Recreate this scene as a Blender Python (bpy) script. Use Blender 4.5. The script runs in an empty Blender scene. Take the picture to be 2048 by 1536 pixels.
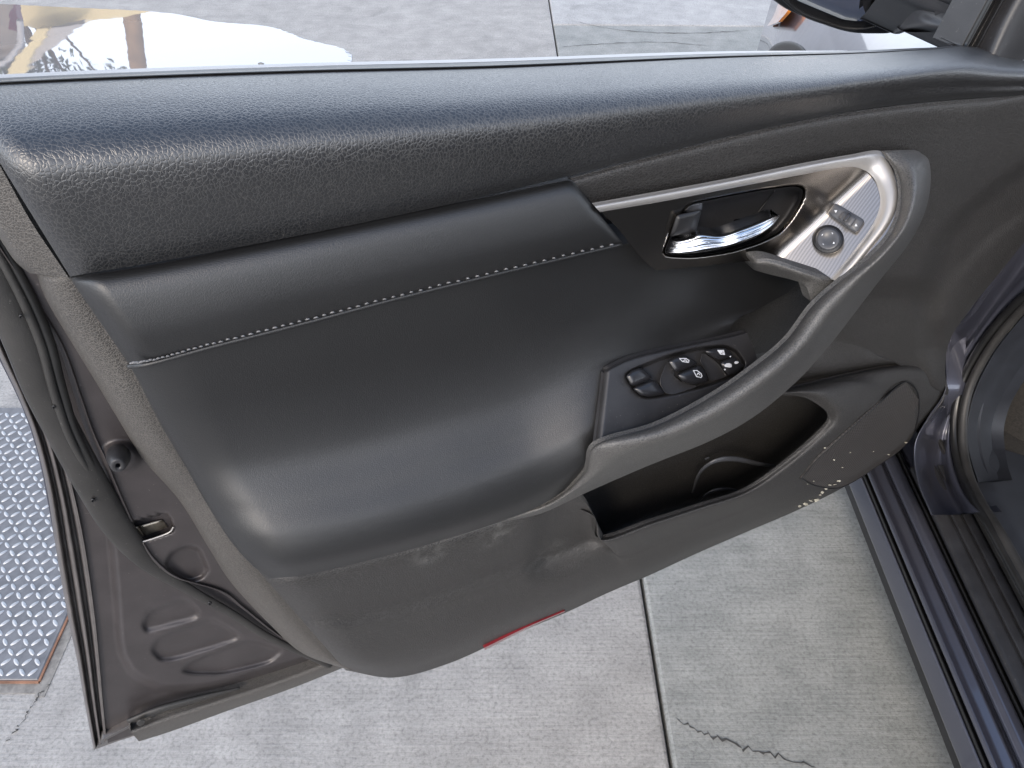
import bpy, bmesh, math, random
import numpy as np
from mathutils import Vector
random.seed(7); np.random.seed(7)
sc = bpy.context.scene
COL = sc.collection
R = math.radians

# ------------------------------------------------------------------ camera
F_PX, W_PX, H_PX = 1520.0, 2048.0, 1536.0
PITCH = math.atan(1503/1520)
CAM_H = 1.20
cam_d = bpy.data.cameras.new('camera'); cam = bpy.data.objects.new('camera', cam_d); COL.objects.link(cam)
cam_d.sensor_width = 36.0; cam_d.lens = 36.0*F_PX/W_PX
cam_d.clip_start = 0.02; cam_d.clip_end = 2000
cam.location = (0, 0, CAM_H); cam.rotation_euler = (math.pi/2-PITCH, 0, 0)
sc.camera = cam

# ------------------------------------------------------------------ world, sun, exposure
SUN = Vector((-0.27, -0.72, 0.64)).normalized()
world = bpy.data.worlds.new('World'); sc.world = world; world.use_nodes = True
wn = world.node_tree.nodes; wl = world.node_tree.links; wn.clear()
wo = wn.new('ShaderNodeOutputWorld'); bg = wn.new('ShaderNodeBackground')
sky = wn.new('ShaderNodeTexSky'); sky.sky_type = 'NISHITA'; sky.sun_disc = False
sky.sun_elevation = math.asin(SUN.z); sky.sun_rotation = math.atan2(SUN.x, SUN.y)
sky.air_density = 1.0; sky.dust_density = 3.0; sky.ozone_density = 1.0
bg.inputs['Strength'].default_value = 0.15
# thin bright summer haze: whitest low down, all the way round
tcw = wn.new('ShaderNodeTexCoord'); sep = wn.new('ShaderNodeSeparateXYZ'); wl.new(tcw.outputs['Generated'], sep.inputs[0])
hz = wn.new('ShaderNodeMapRange'); hz.interpolation_type = 'SMOOTHSTEP'
hz.inputs['From Min'].default_value = 0.28; hz.inputs['From Max'].default_value = .74; hz.inputs['To Min'].default_value = 1.0; hz.inputs['To Max'].default_value = 0.0
wl.new(sep.outputs['Z'], hz.inputs[0])
ha = wn.new('ShaderNodeMix'); ha.data_type = 'RGBA'; ha.blend_type = 'ADD'; ha.inputs[7].default_value = (11, 11, 11.2, 1)
wl.new(hz.outputs[0], ha.inputs[0]); sm = wn.new('ShaderNodeMix'); sm.data_type = 'RGBA'; sm.blend_type = 'ADD'; sm.inputs[0].default_value = 1.0; sm.inputs[7].default_value = (.9, 1.5, 2.5, 1)
wl.new(sky.outputs[0], sm.inputs[6]); wl.new(sm.outputs[2], ha.inputs[6])
wl.new(ha.outputs[2], bg.inputs[0]); wl.new(bg.outputs[0], wo.inputs[0])
sd = bpy.data.lights.new('sun', 'SUN'); so = bpy.data.objects.new('sun', sd); COL.objects.link(so)
sd.energy = 1.25; sd.angle = R(10); sd.color = (1.0, 0.88, 0.74)
so.rotation_euler = SUN.to_track_quat('Z', 'Y').to_euler()
sc.view_settings.view_transform = 'Standard'; sc.view_settings.look = 'None'
sc.view_settings.exposure = 0.38; sc.view_settings.gamma = 1

# ------------------------------------------------------------------ geometry of the place
S_, C_ = math.sin(PITCH), math.cos(PITCH)
A_ = R(65.7)                                           # how far the door stands open
NRM = np.array([math.cos(A_), -math.sin(A_), 0.0])     # door's inner side faces this way
DIST = 0.42                                            # metres from the trim plane to the photographer
def rays(px, py):
    px = np.asarray(px, float); py = np.asarray(py, float)
    X = (px-W_PX/2)/F_PX; Y = -(py-H_PX/2)/F_PX
    return np.stack([X, C_+Y*S_, -S_+Y*C_], -1)
def on_door(px, py, w):
    r = rays(px, py); t = (-DIST+np.asarray(w))/(r@NRM)
    return r*t[..., None]+np.array([0, 0, CAM_H])
def on_side(px, py, x):
    r = rays(px, py); t = np.asarray(x)/r[..., 0]
    return r*t[..., None]+np.array([0, 0, CAM_H])
def on_level(px, py, z):
    r = rays(px, py); t = (np.asarray(z)-CAM_H)/r[..., 2]
    return r*t[..., None]+np.array([0, 0, CAM_H])
def mirrored(px, py, y):                               # a point at depth y seen reflected in the standing water
    r = rays(px, py); t = np.asarray(y)/r[..., 1]
    p = r*t[..., None]+np.array([0, 0, CAM_H]); p[..., 2] *= -1
    return p

# ------------------------------------------------------------------ materials
def new_mat(name):
    m = bpy.data.materials.new(name); m.use_nodes = True
    nt = m.node_tree; b = nt.nodes['Principled BSDF']
    return m, nt, b
def N(nt, t, **k):
    n = nt.nodes.new(t)
    for a, v in k.items():
        if a in n.inputs.keys(): n.inputs[a].default_value = v
        else: setattr(n, a, v)
    return n
def ramp(nt, src, stops):
    r = nt.nodes.new('ShaderNodeValToRGB'); e = r.color_ramp.elements
    while len(e) < len(stops): e.new(0.5)
    for i, (p, c) in enumerate(stops):
        e[i].position = p; e[i].color = (c[0], c[1], c[2], 1) if hasattr(c, '__len__') else (c, c, c, 1)
    nt.links.new(src, r.inputs[0]); return r
def mixc(nt, fac, a, b):
    m = nt.nodes.new('ShaderNodeMix'); m.data_type = 'RGBA'
    for s, v in ((0, fac), (6, a), (7, b)):
        if hasattr(v, 'links'): nt.links.new(v, m.inputs[s])
        elif s == 0: m.inputs[0].default_value = v
        else: m.inputs[s].default_value = (*v, 1)
    return m.outputs[2]
def coords(nt, scale=(1, 1, 1), rot=(0, 0, 0)):
    tc = N(nt, 'ShaderNodeTexCoord'); mp = N(nt, 'ShaderNodeMapping')
    mp.inputs['Scale'].default_value = scale; mp.inputs['Rotation'].default_value = rot
    nt.links.new(tc.outputs['Object'], mp.inputs[0]); return mp.outputs[0]

def leather(name, base, crease, cell, rough, bump=0.25, width=0.10, dust=0.0, spec=0.5, stretch=1.0, scuffs=()):
    """grained hide or moulded grain: cells parted by fine creases that hold a little dust"""
    m, nt, b = new_mat(name)
    v = coords(nt, (stretch, stretch, 1.0/stretch))
    nz = N(nt, 'ShaderNodeTexNoise', Scale=0.6/cell, Detail=2.0); nt.links.new(v, nz.inputs['Vector'])
    ad = N(nt, 'ShaderNodeVectorMath', operation='MULTIPLY_ADD')
    ad.inputs[1].default_value = (cell*.9,)*3
    nt.links.new(nz.outputs['Color'], ad.inputs[0]); nt.links.new(v, ad.inputs[2])
    vo = N(nt, 'ShaderNodeTexVoronoi', feature='DISTANCE_TO_EDGE', Scale=1.0/cell)
    nt.links.new(ad.outputs[0], vo.inputs['Vector'])
    r = ramp(nt, vo.outputs['Distance'], [(0.0, 0.0), (width, 0.8), (width*3.2, 1.0)])
    big = N(nt, 'ShaderNodeTexNoise', Scale=9.0, Detail=5.0, Roughness=.6); nt.links.new(v, big.inputs['Vector'])
    bigr = ramp(nt, big.outputs[0], [(0.35, 0.35), (0.7, 1.0)])
    cr = mixc(nt, bigr.outputs[0], tuple(0.55*c+.45*d for c, d in zip(crease, base)), crease)
    col = mixc(nt, r.outputs[0], cr, base)
    fine = N(nt, 'ShaderNodeTexNoise', Scale=1400.0, Detail=2.0); nt.links.new(v, fine.inputs['Vector'])
    if dust:
        sp = N(nt, 'ShaderNodeTexNoise', Scale=420.0, Detail=3.0); nt.links.new(v, sp.inputs['Vector'])
        spr = ramp(nt, sp.outputs[0], [(0.70, 0.0), (0.76, dust)])
        col = mixc(nt, spr.outputs[0], col, (.22, .2, .18))
    for (pos, rad) in scuffs:                          # dusty rub marks where shoes and hands catch the panel
        g = N(nt, 'ShaderNodeNewGeometry'); ds = N(nt, 'ShaderNodeVectorMath', operation='DISTANCE'); ds.inputs[1].default_value = pos
        nt.links.new(g.outputs['Position'], ds.inputs[0])
        fo = N(nt, 'ShaderNodeMapRange'); fo.inputs['From Min'].default_value = 0; fo.inputs['From Max'].default_value = rad; fo.inputs['To Min'].default_value = 1; fo.inputs['To Max'].default_value = 0
        nt.links.new(ds.outputs['Value'], fo.inputs[0])
        sn = N(nt, 'ShaderNodeTexNoise', Scale=75.0, Detail=8.0, Roughness=.75); nt.links.new(v, sn.inputs['Vector'])
        sr = ramp(nt, sn.outputs[0], [(.45, 0.0), (.75, .5)]); mm = N(nt, 'ShaderNodeMath', operation='MULTIPLY')
        nt.links.new(fo.outputs[0], mm.inputs[0]); nt.links.new(sr.outputs[0], mm.inputs[1]); col = mixc(nt, mm.outputs[0], col, (.22, .22, .21))
    nt.links.new(col, b.inputs['Base Color'])
    rr = N(nt, 'ShaderNodeMapRange'); rr.inputs['To Min'].default_value = rough-.06; rr.inputs['To Max'].default_value = rough+.10
    nt.links.new(big.outputs[0], rr.inputs[0]); nt.links.new(rr.outputs[0], b.inputs['Roughness'])
    b.inputs['Specular IOR Level'].default_value = spec
    hm = N(nt, 'ShaderNodeMath', operation='MULTIPLY_ADD'); hm.inputs[1].default_value = 0.25
    nt.links.new(fine.outputs[0], hm.inputs[0]); nt.links.new(r.outputs[0], hm.inputs[2])
    bp = N(nt, 'ShaderNodeBump', Strength=bump, Distance=cell*0.35)
    nt.links.new(hm.outputs[0], bp.inputs['Height']); nt.links.new(bp.outputs[0], b.inputs['Normal'])
    return m
def plain(name, base, rough, metal=0.0, spec=0.5, coat=0.0, wear=0.25, scale=30.0, bump=0.0, dust=0.0, coat_rough=.04):
    m, nt, b = new_mat(name)
    v = coords(nt)
    nz = N(nt, 'ShaderNodeTexNoise', Scale=scale, Detail=6.0, Roughness=.65); nt.links.new(v, nz.inputs['Vector'])
    lo = tuple(c*(1-wear) for c in base); hi = tuple(c*(1+wear) for c in base)
    r = ramp(nt, nz.outputs[0], [(0.3, lo), (0.7, hi)]); col = r.outputs[0]
    if dust:
        sp = N(nt, 'ShaderNodeTexNoise', Scale=380.0, Detail=3.0); nt.links.new(v, sp.inputs['Vector'])
        spr = ramp(nt, sp.outputs[0], [(0.68, 0.0), (0.78, dust)]); col = mixc(nt, spr.outputs[0], col, (.3, .28, .26))
    nt.links.new(col, b.inputs['Base Color'])
    rr = N(nt, 'ShaderNodeMapRange'); rr.inputs['To Min'].default_value = max(rough-.08, .01); rr.inputs['To Max'].default_value = rough+.08
    nt.links.new(nz.outputs[0], rr.inputs[0]); nt.links.new(rr.outputs[0], b.inputs['Roughness'])
    b.inputs['Metallic'].default_value = metal; b.inputs['Specular IOR Level'].default_value = spec
    b.inputs['Coat Weight'].default_value = coat; b.inputs['Coat Roughness'].default_value = coat_rough
    if bump:
        f = N(nt, 'ShaderNodeTexNoise', Scale=900.0, Detail=3.0); nt.links.new(v, f.inputs['Vector'])
        bp = N(nt, 'ShaderNodeBump', Strength=bump, Distance=.0006)
        nt.links.new(f.outputs[0], bp.inputs['Height']); nt.links.new(bp.outputs[0], b.inputs['Normal'])
    return m
def striped(name, base, rough, pitch, direction, metal=1.0, depth=.6, contrast=.45):
    """fine engraved lines across `direction`"""
    m, nt, b = new_mat(name)
    tc = N(nt, 'ShaderNodeTexCoord')
    nz = N(nt, 'ShaderNodeTexNoise', Scale=16.0, Detail=1.0); nt.links.new(tc.outputs['Object'], nz.inputs['Vector'])
    dt = N(nt, 'ShaderNodeVectorMath', operation='DOT_PRODUCT'); dt.inputs[1].default_value = direction
    nt.links.new(tc.outputs['Object'], dt.inputs[0])
    a = N(nt, 'ShaderNodeMath', operation='MULTIPLY_ADD'); a.inputs[1].default_value = .004
    nt.links.new(nz.outputs[0], a.inputs[0]); nt.links.new(dt.outputs['Value'], a.inputs[2])
    s = N(nt, 'ShaderNodeMath', operation='MULTIPLY'); s.inputs[1].default_value = 2*math.pi/pitch
    nt.links.new(a.outputs[0], s.inputs[0])
    si = N(nt, 'ShaderNodeMath', operation='SINE'); nt.links.new(s.outputs[0], si.inputs[0])
    h = N(nt, 'ShaderNodeMapRange'); h.inputs['From Min'].default_value = -1; nt.links.new(si.outputs[0], h.inputs[0])
    r = ramp(nt, h.outputs[0], [(0.0, tuple(c*(1-contrast) for c in base)), (1.0, base)])
    nt.links.new(r.outputs[0], b.inputs['Base Color'])
    b.inputs['Metallic'].default_value = metal; b.inputs['Roughness'].default_value = rough
    bp = N(nt, 'ShaderNodeBump', Strength=depth, Distance=pitch*.18)
    nt.links.new(h.outputs[0], bp.inputs['Height']); nt.links.new(bp.outputs[0], b.inputs['Normal'])
    return m
def concrete(name, base, tint, seed, brush=1.0):
    m, nt, b = new_mat(name)
    tc = N(nt, 'ShaderNodeTexCoord'); mp = N(nt, 'ShaderNodeMapping'); mp.inputs['Location'].default_value = (seed*3.1, seed*1.7, 0)
    nt.links.new(tc.outputs['Object'], mp.inputs[0]); v = mp.outputs[0]
    big = N(nt, 'ShaderNodeTexNoise', Scale=2.2, Detail=8.0, Roughness=.62); nt.links.new(v, big.inputs['Vector'])
    blot = N(nt, 'ShaderNodeTexNoise', Scale=13.0, Detail=6.0, Roughness=.6); nt.links.new(v, blot.inputs['Vector'])
    sp = N(nt, 'ShaderNodeTexNoise', Scale=170.0, Detail=4.0, Roughness=.7); nt.links.new(v, sp.inputs['Vector'])
    br = N(nt, 'ShaderNodeMapping'); br.inputs['Scale'].default_value = (7, 260, 1); nt.links.new(v, br.inputs[0])
    bl = N(nt, 'ShaderNodeTexNoise', Scale=1.0, Detail=5.0, Roughness=.65); nt.links.new(br.outputs[0], bl.inputs['Vector'])
    c1 = ramp(nt, big.outputs[0], [(.3, tint), (.65, base)]).outputs[0]
    c2 = mixc(nt, .5, c1, ramp(nt, blot.outputs[0], [(.3, tuple(c*.7 for c in tint)), (.7, tuple(min(c*1.12, .7) for c in base))]).outputs[0])
    mul = N(nt, 'ShaderNodeMix', data_type='RGBA', blend_type='MULTIPLY'); mul.inputs[0].default_value = 1.0
    nt.links.new(c2, mul.inputs[6]); nt.links.new(ramp(nt, sp.outputs[0], [(.30, .62), (.5, 1.0), (.72, 1.18)]).outputs[0], mul.inputs[7])
    mu2 = N(nt, 'ShaderNodeMix', data_type='RGBA', blend_type='MULTIPLY'); mu2.inputs[0].default_value = 1.0
    nt.links.new(mul.outputs[2], mu2.inputs[6]); nt.links.new(ramp(nt, bl.outputs[0], [(.3, 1-.2*brush), (.6, 1+.05*brush)]).outputs[0], mu2.inputs[7])
    st = N(nt, 'ShaderNodeTexNoise', Scale=4.6, Detail=7.0, Roughness=.7, Distortion=.6); nt.links.new(v, st.inputs['Vector'])
    sr = ramp(nt, st.outputs[0], [(.56, 0.0), (.70, .42)]); fin = mixc(nt, sr.outputs[0], mu2.outputs[2], (.13, .128, .12))
    nt.links.new(fin, b.inputs['Base Color']); b.inputs['Roughness'].default_value = .75
    ad = N(nt, 'ShaderNodeMath', operation='ADD'); nt.links.new(sp.outputs[0], ad.inputs[0]); nt.links.new(bl.outputs[0], ad.inputs[1]); ad.operation = 'MULTIPLY_ADD'; ad.inputs[1].default_value = 1.0; nt.links.remove(ad.inputs[1].links[0]); nt.links.new(sp.outputs[0], ad.inputs[0]); bs_ = N(nt, 'ShaderNodeMath', operation='MULTIPLY'); bs_.inputs[1].default_value = brush; nt.links.new(bl.outputs[0], bs_.inputs[0]); nt.links.new(bs_.outputs[0], ad.inputs[2])
    bp = N(nt, 'ShaderNodeBump', Strength=.55, Distance=.002); nt.links.new(ad.outputs[0], bp.inputs['Height']); nt.links.new(bp.outputs[0], b.inputs['Normal'])
    return m

M = {}
M['belt'] = leather('coarse_grain_leather', (.0105, .0112, .0130), (.043, .043, .043), .0026, .35, bump=.26, width=.12, spec=1.0, dust=.25, stretch=1.18)
M['pad'] = leather('smooth_black_leather', (.0062, .0064, .0070), (.011, .0112, .0118), .0015, .43, bump=.20, spec=.75)
SCUFF = [(tuple(on_door(1105., 1130., .02)), .035), (tuple(on_door(860., 1120., .03)), .03), (tuple(on_door(1000., 1080., .03)), .03)]
M['grain'] = leather('grained_dark_plastic', (.0185, .0178, .0176), (.046, .0445, .0435), .0024, .46, bump=.42, width=.12, dust=.6, scuffs=SCUFF)
M['strip'] = leather('lit_dusty_grained_plastic', (.036, .034, .032), (.100, .093, .085), .0019, .48, bump=.5, width=.16)  # same trim plastic, light from the left put into its paler base; dusty creases
M['grip'] = leather('worn_grip_plastic', (.036, .036, .036), (.125, .121, .115), .0019, .42, bump=.32, width=.17, dust=.2)
M['satin'] = plain('satin_black_plastic', (.022, .022, .024), .42, bump=.25, dust=.25)
M['button'] = plain('button_black_plastic', (.014, .014, .016), .30, spec=.6)
M['switch'] = plain('grey_switch_plastic', (.05, .052, .058), .38)
M['black'] = plain('black_plastic', (.010, .010, .011), .45)
M['rubber'] = plain('black_rubber', (.022, .021, .020), .55, bump=.3, dust=.3)
M['glossrub'] = plain('seal_rubber', (.012, .012, .012), .32)
M['paint'] = plain('dusty_inner_paint', (.046, .041, .042), .42, metal=.25, spec=.5, wear=.18, bump=.15, dust=.25)
M['paint2'] = plain('worn_flange_paint', (.095, .087, .084), .40, metal=.3, wear=.3, bump=.15)
M['gloss'] = plain('dark_metallic_paint', (.088, .092, .120), .33, metal=.6, coat=1.0, wear=.03, dust=.0)
M['chrome'] = plain('chrome', (.85, .86, .88), .07, metal=1.0, wear=.02)
M['silver'] = plain('satin_silver', (.38, .37, .36), .44, metal=.6, wear=.04)
M['steel'] = plain('latch_steel', (.30, .27, .22), .38, metal=.9, wear=.5, scale=120)
M['white'] = plain('printed_white', (.55, .57, .60), .5, wear=.03)
M['thread'] = plain('grey_thread', (.15, .15, .155), .7, wear=.2)
M['carpet'] = plain('dark_carpet', (.022, .020, .018), .95, wear=.5, scale=260, bump=1.0)
M['navy'] = plain('dark_kick_panel', (.018, .020, .026), .5, bump=.2)
M['beige'] = plain('beige_cloth', (.55, .48, .36), .8)
M['red'] = plain('red_reflector', (.17, .014, .02), .3, coat=.4)
M['plate'] = plain('worn_tread_steel', (.155, .155, .16), .52, metal=.25, wear=.25, scale=40)
M['bar'] = plain('polished_tread', (.40, .41, .42), .42, metal=.3, wear=.1)
M['rust'] = plain('rusty_edge', (.20, .10, .06), .8, wear=.4)
M['dirt'] = plain('joint_dirt', (.19, .18, .165), .95, wear=.4, scale=60)
M['crackdark'] = plain('crack_shadow', (.05, .048, .045), .95)
M['mirror'] = plain('mirror_glass', (.8, .83, .88), .03, metal=1.0, wear=.02)
M['yellow'] = plain('yellow_residue', (.50, .47, .38), .8, wear=.3, scale=200)
M['bezel'] = striped('striped_dark_metal', (.36, .335, .31), .24, .0009, (.64, .29, -.70), depth=.04, contrast=.25)
M['grille'] = striped('ribbed_grille', (.050, .046, .044), .55, .0048, (.88, .39, .12), metal=0.0, depth=1.0, contrast=.55)

# ------------------------------------------------------------------ mesh helpers
def tag(o, label=None, cat=None, group=None, kind=None):
    for k, v in (('label', label), ('category', cat), ('group', group), ('kind', kind)):
        if v: o[k] = v
    return o
def empty(name, loc):
    o = bpy.data.objects.new(name, None); o.location = loc; o.empty_display_size = .05; COL.objects.link(o); return o
def root_loc(p):
    l = np.zeros(3)
    while p is not None: l = l+np.array(p.location); p = p.parent
    return l
def build(name, verts, faces, mat, parent=None, smooth=True, kind=None, label=None):
    v = np.asarray(verts, float)-root_loc(parent)
    me = bpy.data.meshes.new(name); me.from_pydata([tuple(map(float, q)) for q in v], [], [tuple(map(int, f)) for f in faces])
    me.materials.append(mat)
    if smooth: me.polygons.foreach_set('use_smooth', [True]*len(me.polygons))
    me.update()
    o = bpy.data.objects.new(name, me); COL.objects.link(o)
    if parent is not None: o.parent = parent
    if kind: o['kind'] = kind
    if label: o['label'] = label
    return o
def spline(P, t):
    """Catmull-Rom through the rows of P at parameters t in 0..1"""
    P = np.asarray(P, float); K = len(P)
    if K == 2:
        tt = t.reshape((-1,)+(1,)*(P.ndim-1)); return P[0]*(1-tt)+P[1]*tt
    x = np.clip(t, 0, 1)*(K-1); i = np.minimum(x.astype(int), K-2); f = (x-i).reshape((-1,)+(1,)*(P.ndim-1))
    E = np.concatenate([[2*P[0]-P[1]], P, [2*P[-1]-P[-2]]])
    p0, p1, p2, p3 = E[i], E[i+1], E[i+2], E[i+3]
    return .5*((2*p1)+(-p0+p2)*f+(2*p0-5*p1+4*p2-p3)*f*f+(-p0+3*p1-3*p2+p3)*f**3)
def eased(n, e=.6):
    t = np.linspace(0, 1, n); return (1-e)*t+e*(.5-.5*np.cos(math.pi*t))
def blend(B, T, prof):
    """rows between a bottom and a top outline; prof = [(t, w or list of w)]"""
    B = np.asarray(B, float); T = np.asarray(T, float); rows = []
    for t, w in prof:
        p = B+(T-B)*t; ww = np.full(len(B), w) if np.isscalar(w) else np.asarray(w, float)
        rows.append(np.column_stack([p, ww]))
    return rows
SURF = {}
def surf_w(name, px, py, o=0.0):
    X, Y, Wv = SURF[name]; px = np.atleast_1d(np.asarray(px, float)); py = np.atleast_1d(np.asarray(py, float)); out = np.empty(px.size)
    for i, (a, b) in enumerate(zip(px.ravel(), py.ravel())):
        d = (X-a)**2+(Y-b)**2; k = np.argpartition(d, 4)[:4]; wt_ = 1/(d[k]+.05); out[i] = (Wv[k]*wt_).sum()/wt_.sum()
    return out.reshape(px.shape)+o
def patch(name, rows, mat, parent=None, nu=80, nv=40, proj=on_door, disp=None, skirt=.02, back=None, roll=None, **kw):
    rows = [np.asarray(r, float) for r in rows]
    us, vs = eased(nu), eased(nv)
    G = spline(np.stack([spline(r, us) for r in rows]), vs)         # nv, nu, 3
    px, py, w = G[..., 0], G[..., 1], G[..., 2].copy()
    if roll:
        for side, (amt, fr) in roll.items():
            q = {'l': us[None, :], 'r': 1-us[None, :], 't': vs[:, None], 'b': 1-vs[:, None]}[side]
            x = np.clip(q/fr, 0, 1); w = w-amt*(1-np.sqrt(np.clip(1-(1-x)**2, 0, 1)))
    if disp: w = w+disp(px, py)
    SURF[name] = (px.ravel(), py.ravel(), w.ravel())
    P = proj(px, py, w)
    V = P.reshape(-1, 3); idx = np.arange(nv*nu).reshape(nv, nu)
    a, b, c, d = idx[:-1, :-1].ravel(), idx[:-1, 1:].ravel(), idx[1:, 1:].ravel(), idx[1:, :-1].ravel()
    F = np.stack([a, b, c, d], 1)
    f = F[len(F)//2]; nn = np.cross(V[f[1]]-V[f[0]], V[f[3]]-V[f[0]])
    flip = np.dot(nn, np.array([0, 0, CAM_H])-V[f[0]]) < 0
    bk = -NRM if back is None else np.asarray(back, float)
    loop = np.concatenate([idx[0, :-1], idx[:-1, -1], idx[-1, :0:-1], idx[:0:-1, 0]])
    faces = [tuple(q[::-1]) if flip else tuple(q) for q in F]
    if skirt:
        n0 = len(V); L = len(loop)
        V = np.concatenate([V, V[loop], V[loop]+bk*skirt])
        for i in range(L):
            j = (i+1) % L; q = (n0+i, n0+L+i, n0+L+j, n0+j)
            faces.append(q[::-1] if flip else q)
    return build(name, V, faces, mat, parent, **kw)
def rounded(poly, r=.25, n=5):
    """smooth closed outline through a polygon's corners"""
    P = np.asarray(poly, float); K = len(P); out = []
    for i in range(K):
        a, b, c = P[i-1], P[i], P[(i+1) % K]
        p, q = b+(a-b)*r, b+(c-b)*r
        for t in np.linspace(0, 1, n):
            out.append((1-t)**2*p+2*t*(1-t)*b+t*t*q)
    return np.array(out)
def plate(name, poly, w, h, mat, parent=None, inset=.9, bev=.3, depth=.0, proj=on_door, r=.25, n=5, sm=True, dome=0.0, **kw):
    """raised key or badge: outline (pixels), base height w (number or function), height h"""
    o = rounded(poly, r, n) if r else np.asarray(poly, float); c = o.mean(0)
    wf = w if callable(w) else (lambda x, y: np.full(np.shape(x), float(w)))
    rings = [(1.0, -depth), (1.0, h*(1-bev)), ((1+inset)/2, h*(1-bev*.3)), (inset, h), (inset*.5, h+dome)]
    V = []
    for s, dz in rings:
        q = c+(o-c)*s; V.append(proj(q[:, 0], q[:, 1], wf(q[:, 0], q[:, 1])+dz))
    K = len(o); V = np.concatenate(V+[proj(c[:1], c[1:], wf(c[:1], c[1:])+h+dome)]); F = []
    for k in range(len(rings)-1):
        for i in range(K):
            j = (i+1) % K; F.append((k*K+i, k*K+j, (k+1)*K+j, (k+1)*K+i))
    t = (len(rings)-1)*K
    for i in range(K): F.append((t+i, t+(i+1) % K, len(V)-1))
    F0 = F[-1]; nn = np.cross(V[F0[1]]-V[F0[0]], V[F0[2]]-V[F0[0]])
    if np.dot(nn, np.array([0, 0, CAM_H])-V[-1]) < 0: F = [f[::-1] for f in F]
    ob = build(name, V, F, mat, parent, smooth=sm, **kw); return ob
def tube(name, pts, rad, mat, parent=None, n=60, m=10, proj=on_door, flat=1.0, closed=False, axis=None, **kw):
    """round or flattened strip along (px, py, w) points; rad number or list in metres"""
    P = np.asarray(pts, float)
    if proj is not None: P = proj(P[:, 0], P[:, 1], P[:, 2])
    if closed: P = np.concatenate([P, P[:1]])
    t = np.linspace(0, 1, n); C = spline(P, t)
    rr = np.full(n, rad) if np.isscalar(rad) else spline(np.asarray(rad, float)[:, None], t)[:, 0]
    T = np.gradient(C, axis=0); T /= np.linalg.norm(T, axis=1)[:, None]+1e-12
    ax = NRM if axis is None else np.asarray(axis, float)
    B = np.cross(T, ax); B /= np.linalg.norm(B, axis=1)[:, None]+1e-12
    A = np.cross(B, T); an = np.linspace(0, 2*math.pi, m, endpoint=False)
    V = (C[:, None]+rr[:, None, None]*(np.cos(an)[None, :, None]*B[:, None]+flat*np.sin(an)[None, :, None]*A[:, None])).reshape(-1, 3)
    F = [(i*m+j, i*m+(j+1) % m, (i+1)*m+(j+1) % m, (i+1)*m+j) for i in range(n-1) for j in range(m)]
    F += [tuple(range(m))[::-1], tuple(range((n-1)*m, n*m))]
    return build(name, V, F, mat, parent, **kw)
def sdf(px, py, poly):
    """signed pixel distance to a closed outline, negative inside"""
    P = np.asarray(poly, float); Q = np.roll(P, -1, 0); d = np.full(np.shape(px), 1e9); ins = np.zeros(np.shape(px), bool)
    for (ax, ay), (bx, by) in zip(P, Q):
        ex, ey = bx-ax, by-ay; wx, wy = px-ax, py-ay
        t = np.clip((wx*ex+wy*ey)/(ex*ex+ey*ey+1e-9), 0, 1)
        d = np.minimum(d, np.hypot(wx-ex*t, wy-ey*t))
        c = (ay > py) != (by > py)
        ins ^= c & (px < ex*(py-ay)/((by-ay) if by != ay else 1e-9)+ax)
    return np.where(ins, -d, d)
def sstep(x): x = np.clip(x, 0, 1); return x*x*(3-2*x)
def press(poly, depth, soft):
    return lambda px, py: depth*sstep(.5-sdf(px, py, poly)/soft)

# ================================================================== GROUND
gr = build('ground', [(-300, -300, -.03), (300, -300, -.03), (300, 600, -.03), (-300, 600, -.03)], [(0, 1, 2, 3)], M['dirt'], smooth=False)
tag(gr, 'pale concrete paving under and around the car', None, None, 'structure')
CM = [concrete('slab_concrete', (.335, .322, .303), (.262, .252, .238), 1, .75), concrete('slab_concrete_stained', (.280, .280, .264), (.200, .209, .198), 2, .9),
      concrete('slab_concrete_far', (.37, .364, .354), (.29, .288, .282), 3, .5)]
def slab(x0, x1, y0, y1, m, jog=0.0):
    """one cast slab with eased edges, x measured along the slightly skewed joint"""
    sk = -.0205; g = .0027; rr = .006; V = []; rings = [(0, -.03), (0, -rr), (rr*.3, -rr*.3), (rr, 0)]
    for k, (ins, z) in enumerate(rings):
        for (x, y) in ((x0+g+ins, y0+g+ins), (x1-g-ins, y0+g+ins), (x1-g-ins, y1-g-ins), (x0+g+ins, y1-g-ins)):
            V.append((x+sk*y, y+jog*x, z))
    F = [(k*4+i, k*4+(i+1) % 4, k*4+4+(i+1) % 4, k*4+4+i) for k in range(3) for i in range(4)]+[(12, 13, 14, 15)]
    return build('concrete_slab', V, F, m, gr, smooth=False)
XJ = .246
slab(-4.3, XJ, -1.6, 6.2, CM[0]); slab(XJ, 4.8, -1.6, 3.42, CM[1], -.02); slab(XJ, 4.8, 3.42, 8.4, CM[2], -.02)
for (a, b, c, d, m) in ((-4.3, XJ, 6.2, 12, 0), (XJ, 4.8, 8.4, 14, 2), (-9, -4.3, -1.6, 4, 2), (-9, -4.3, 4, 12, 1), (4.8, 10, -1.6, 5, 0), (4.8, 10, 5, 12, 2),
                        (-9, -4.3, -8, -1.6, 0), (-4.3, XJ, -8, -1.6, 2), (XJ, 4.8, -8, -1.6, 0)):
    slab(a, b, c, d, CM[m])
def crack(pts, wid):
    P = on_level(*np.array(pts, float).T, .0015); V = []; F = []
    Q = spline(P, np.linspace(0, 1, 40)); Q[:, :2] += np.random.normal(0, .0022, (40, 2))
    for i, q in enumerate(Q):
        k = wid*(.25+.9*random.random())*min(1, i/4, (39-i)/4+.1)
        V += [q+[0, -k, 0], q+[0, k, 0]]
    for i in range(39): F.append((2*i, 2*i+2, 2*i+3, 2*i+1))
    return build('crack', V, F, M['crackdark'], gr, smooth=False)
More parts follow.
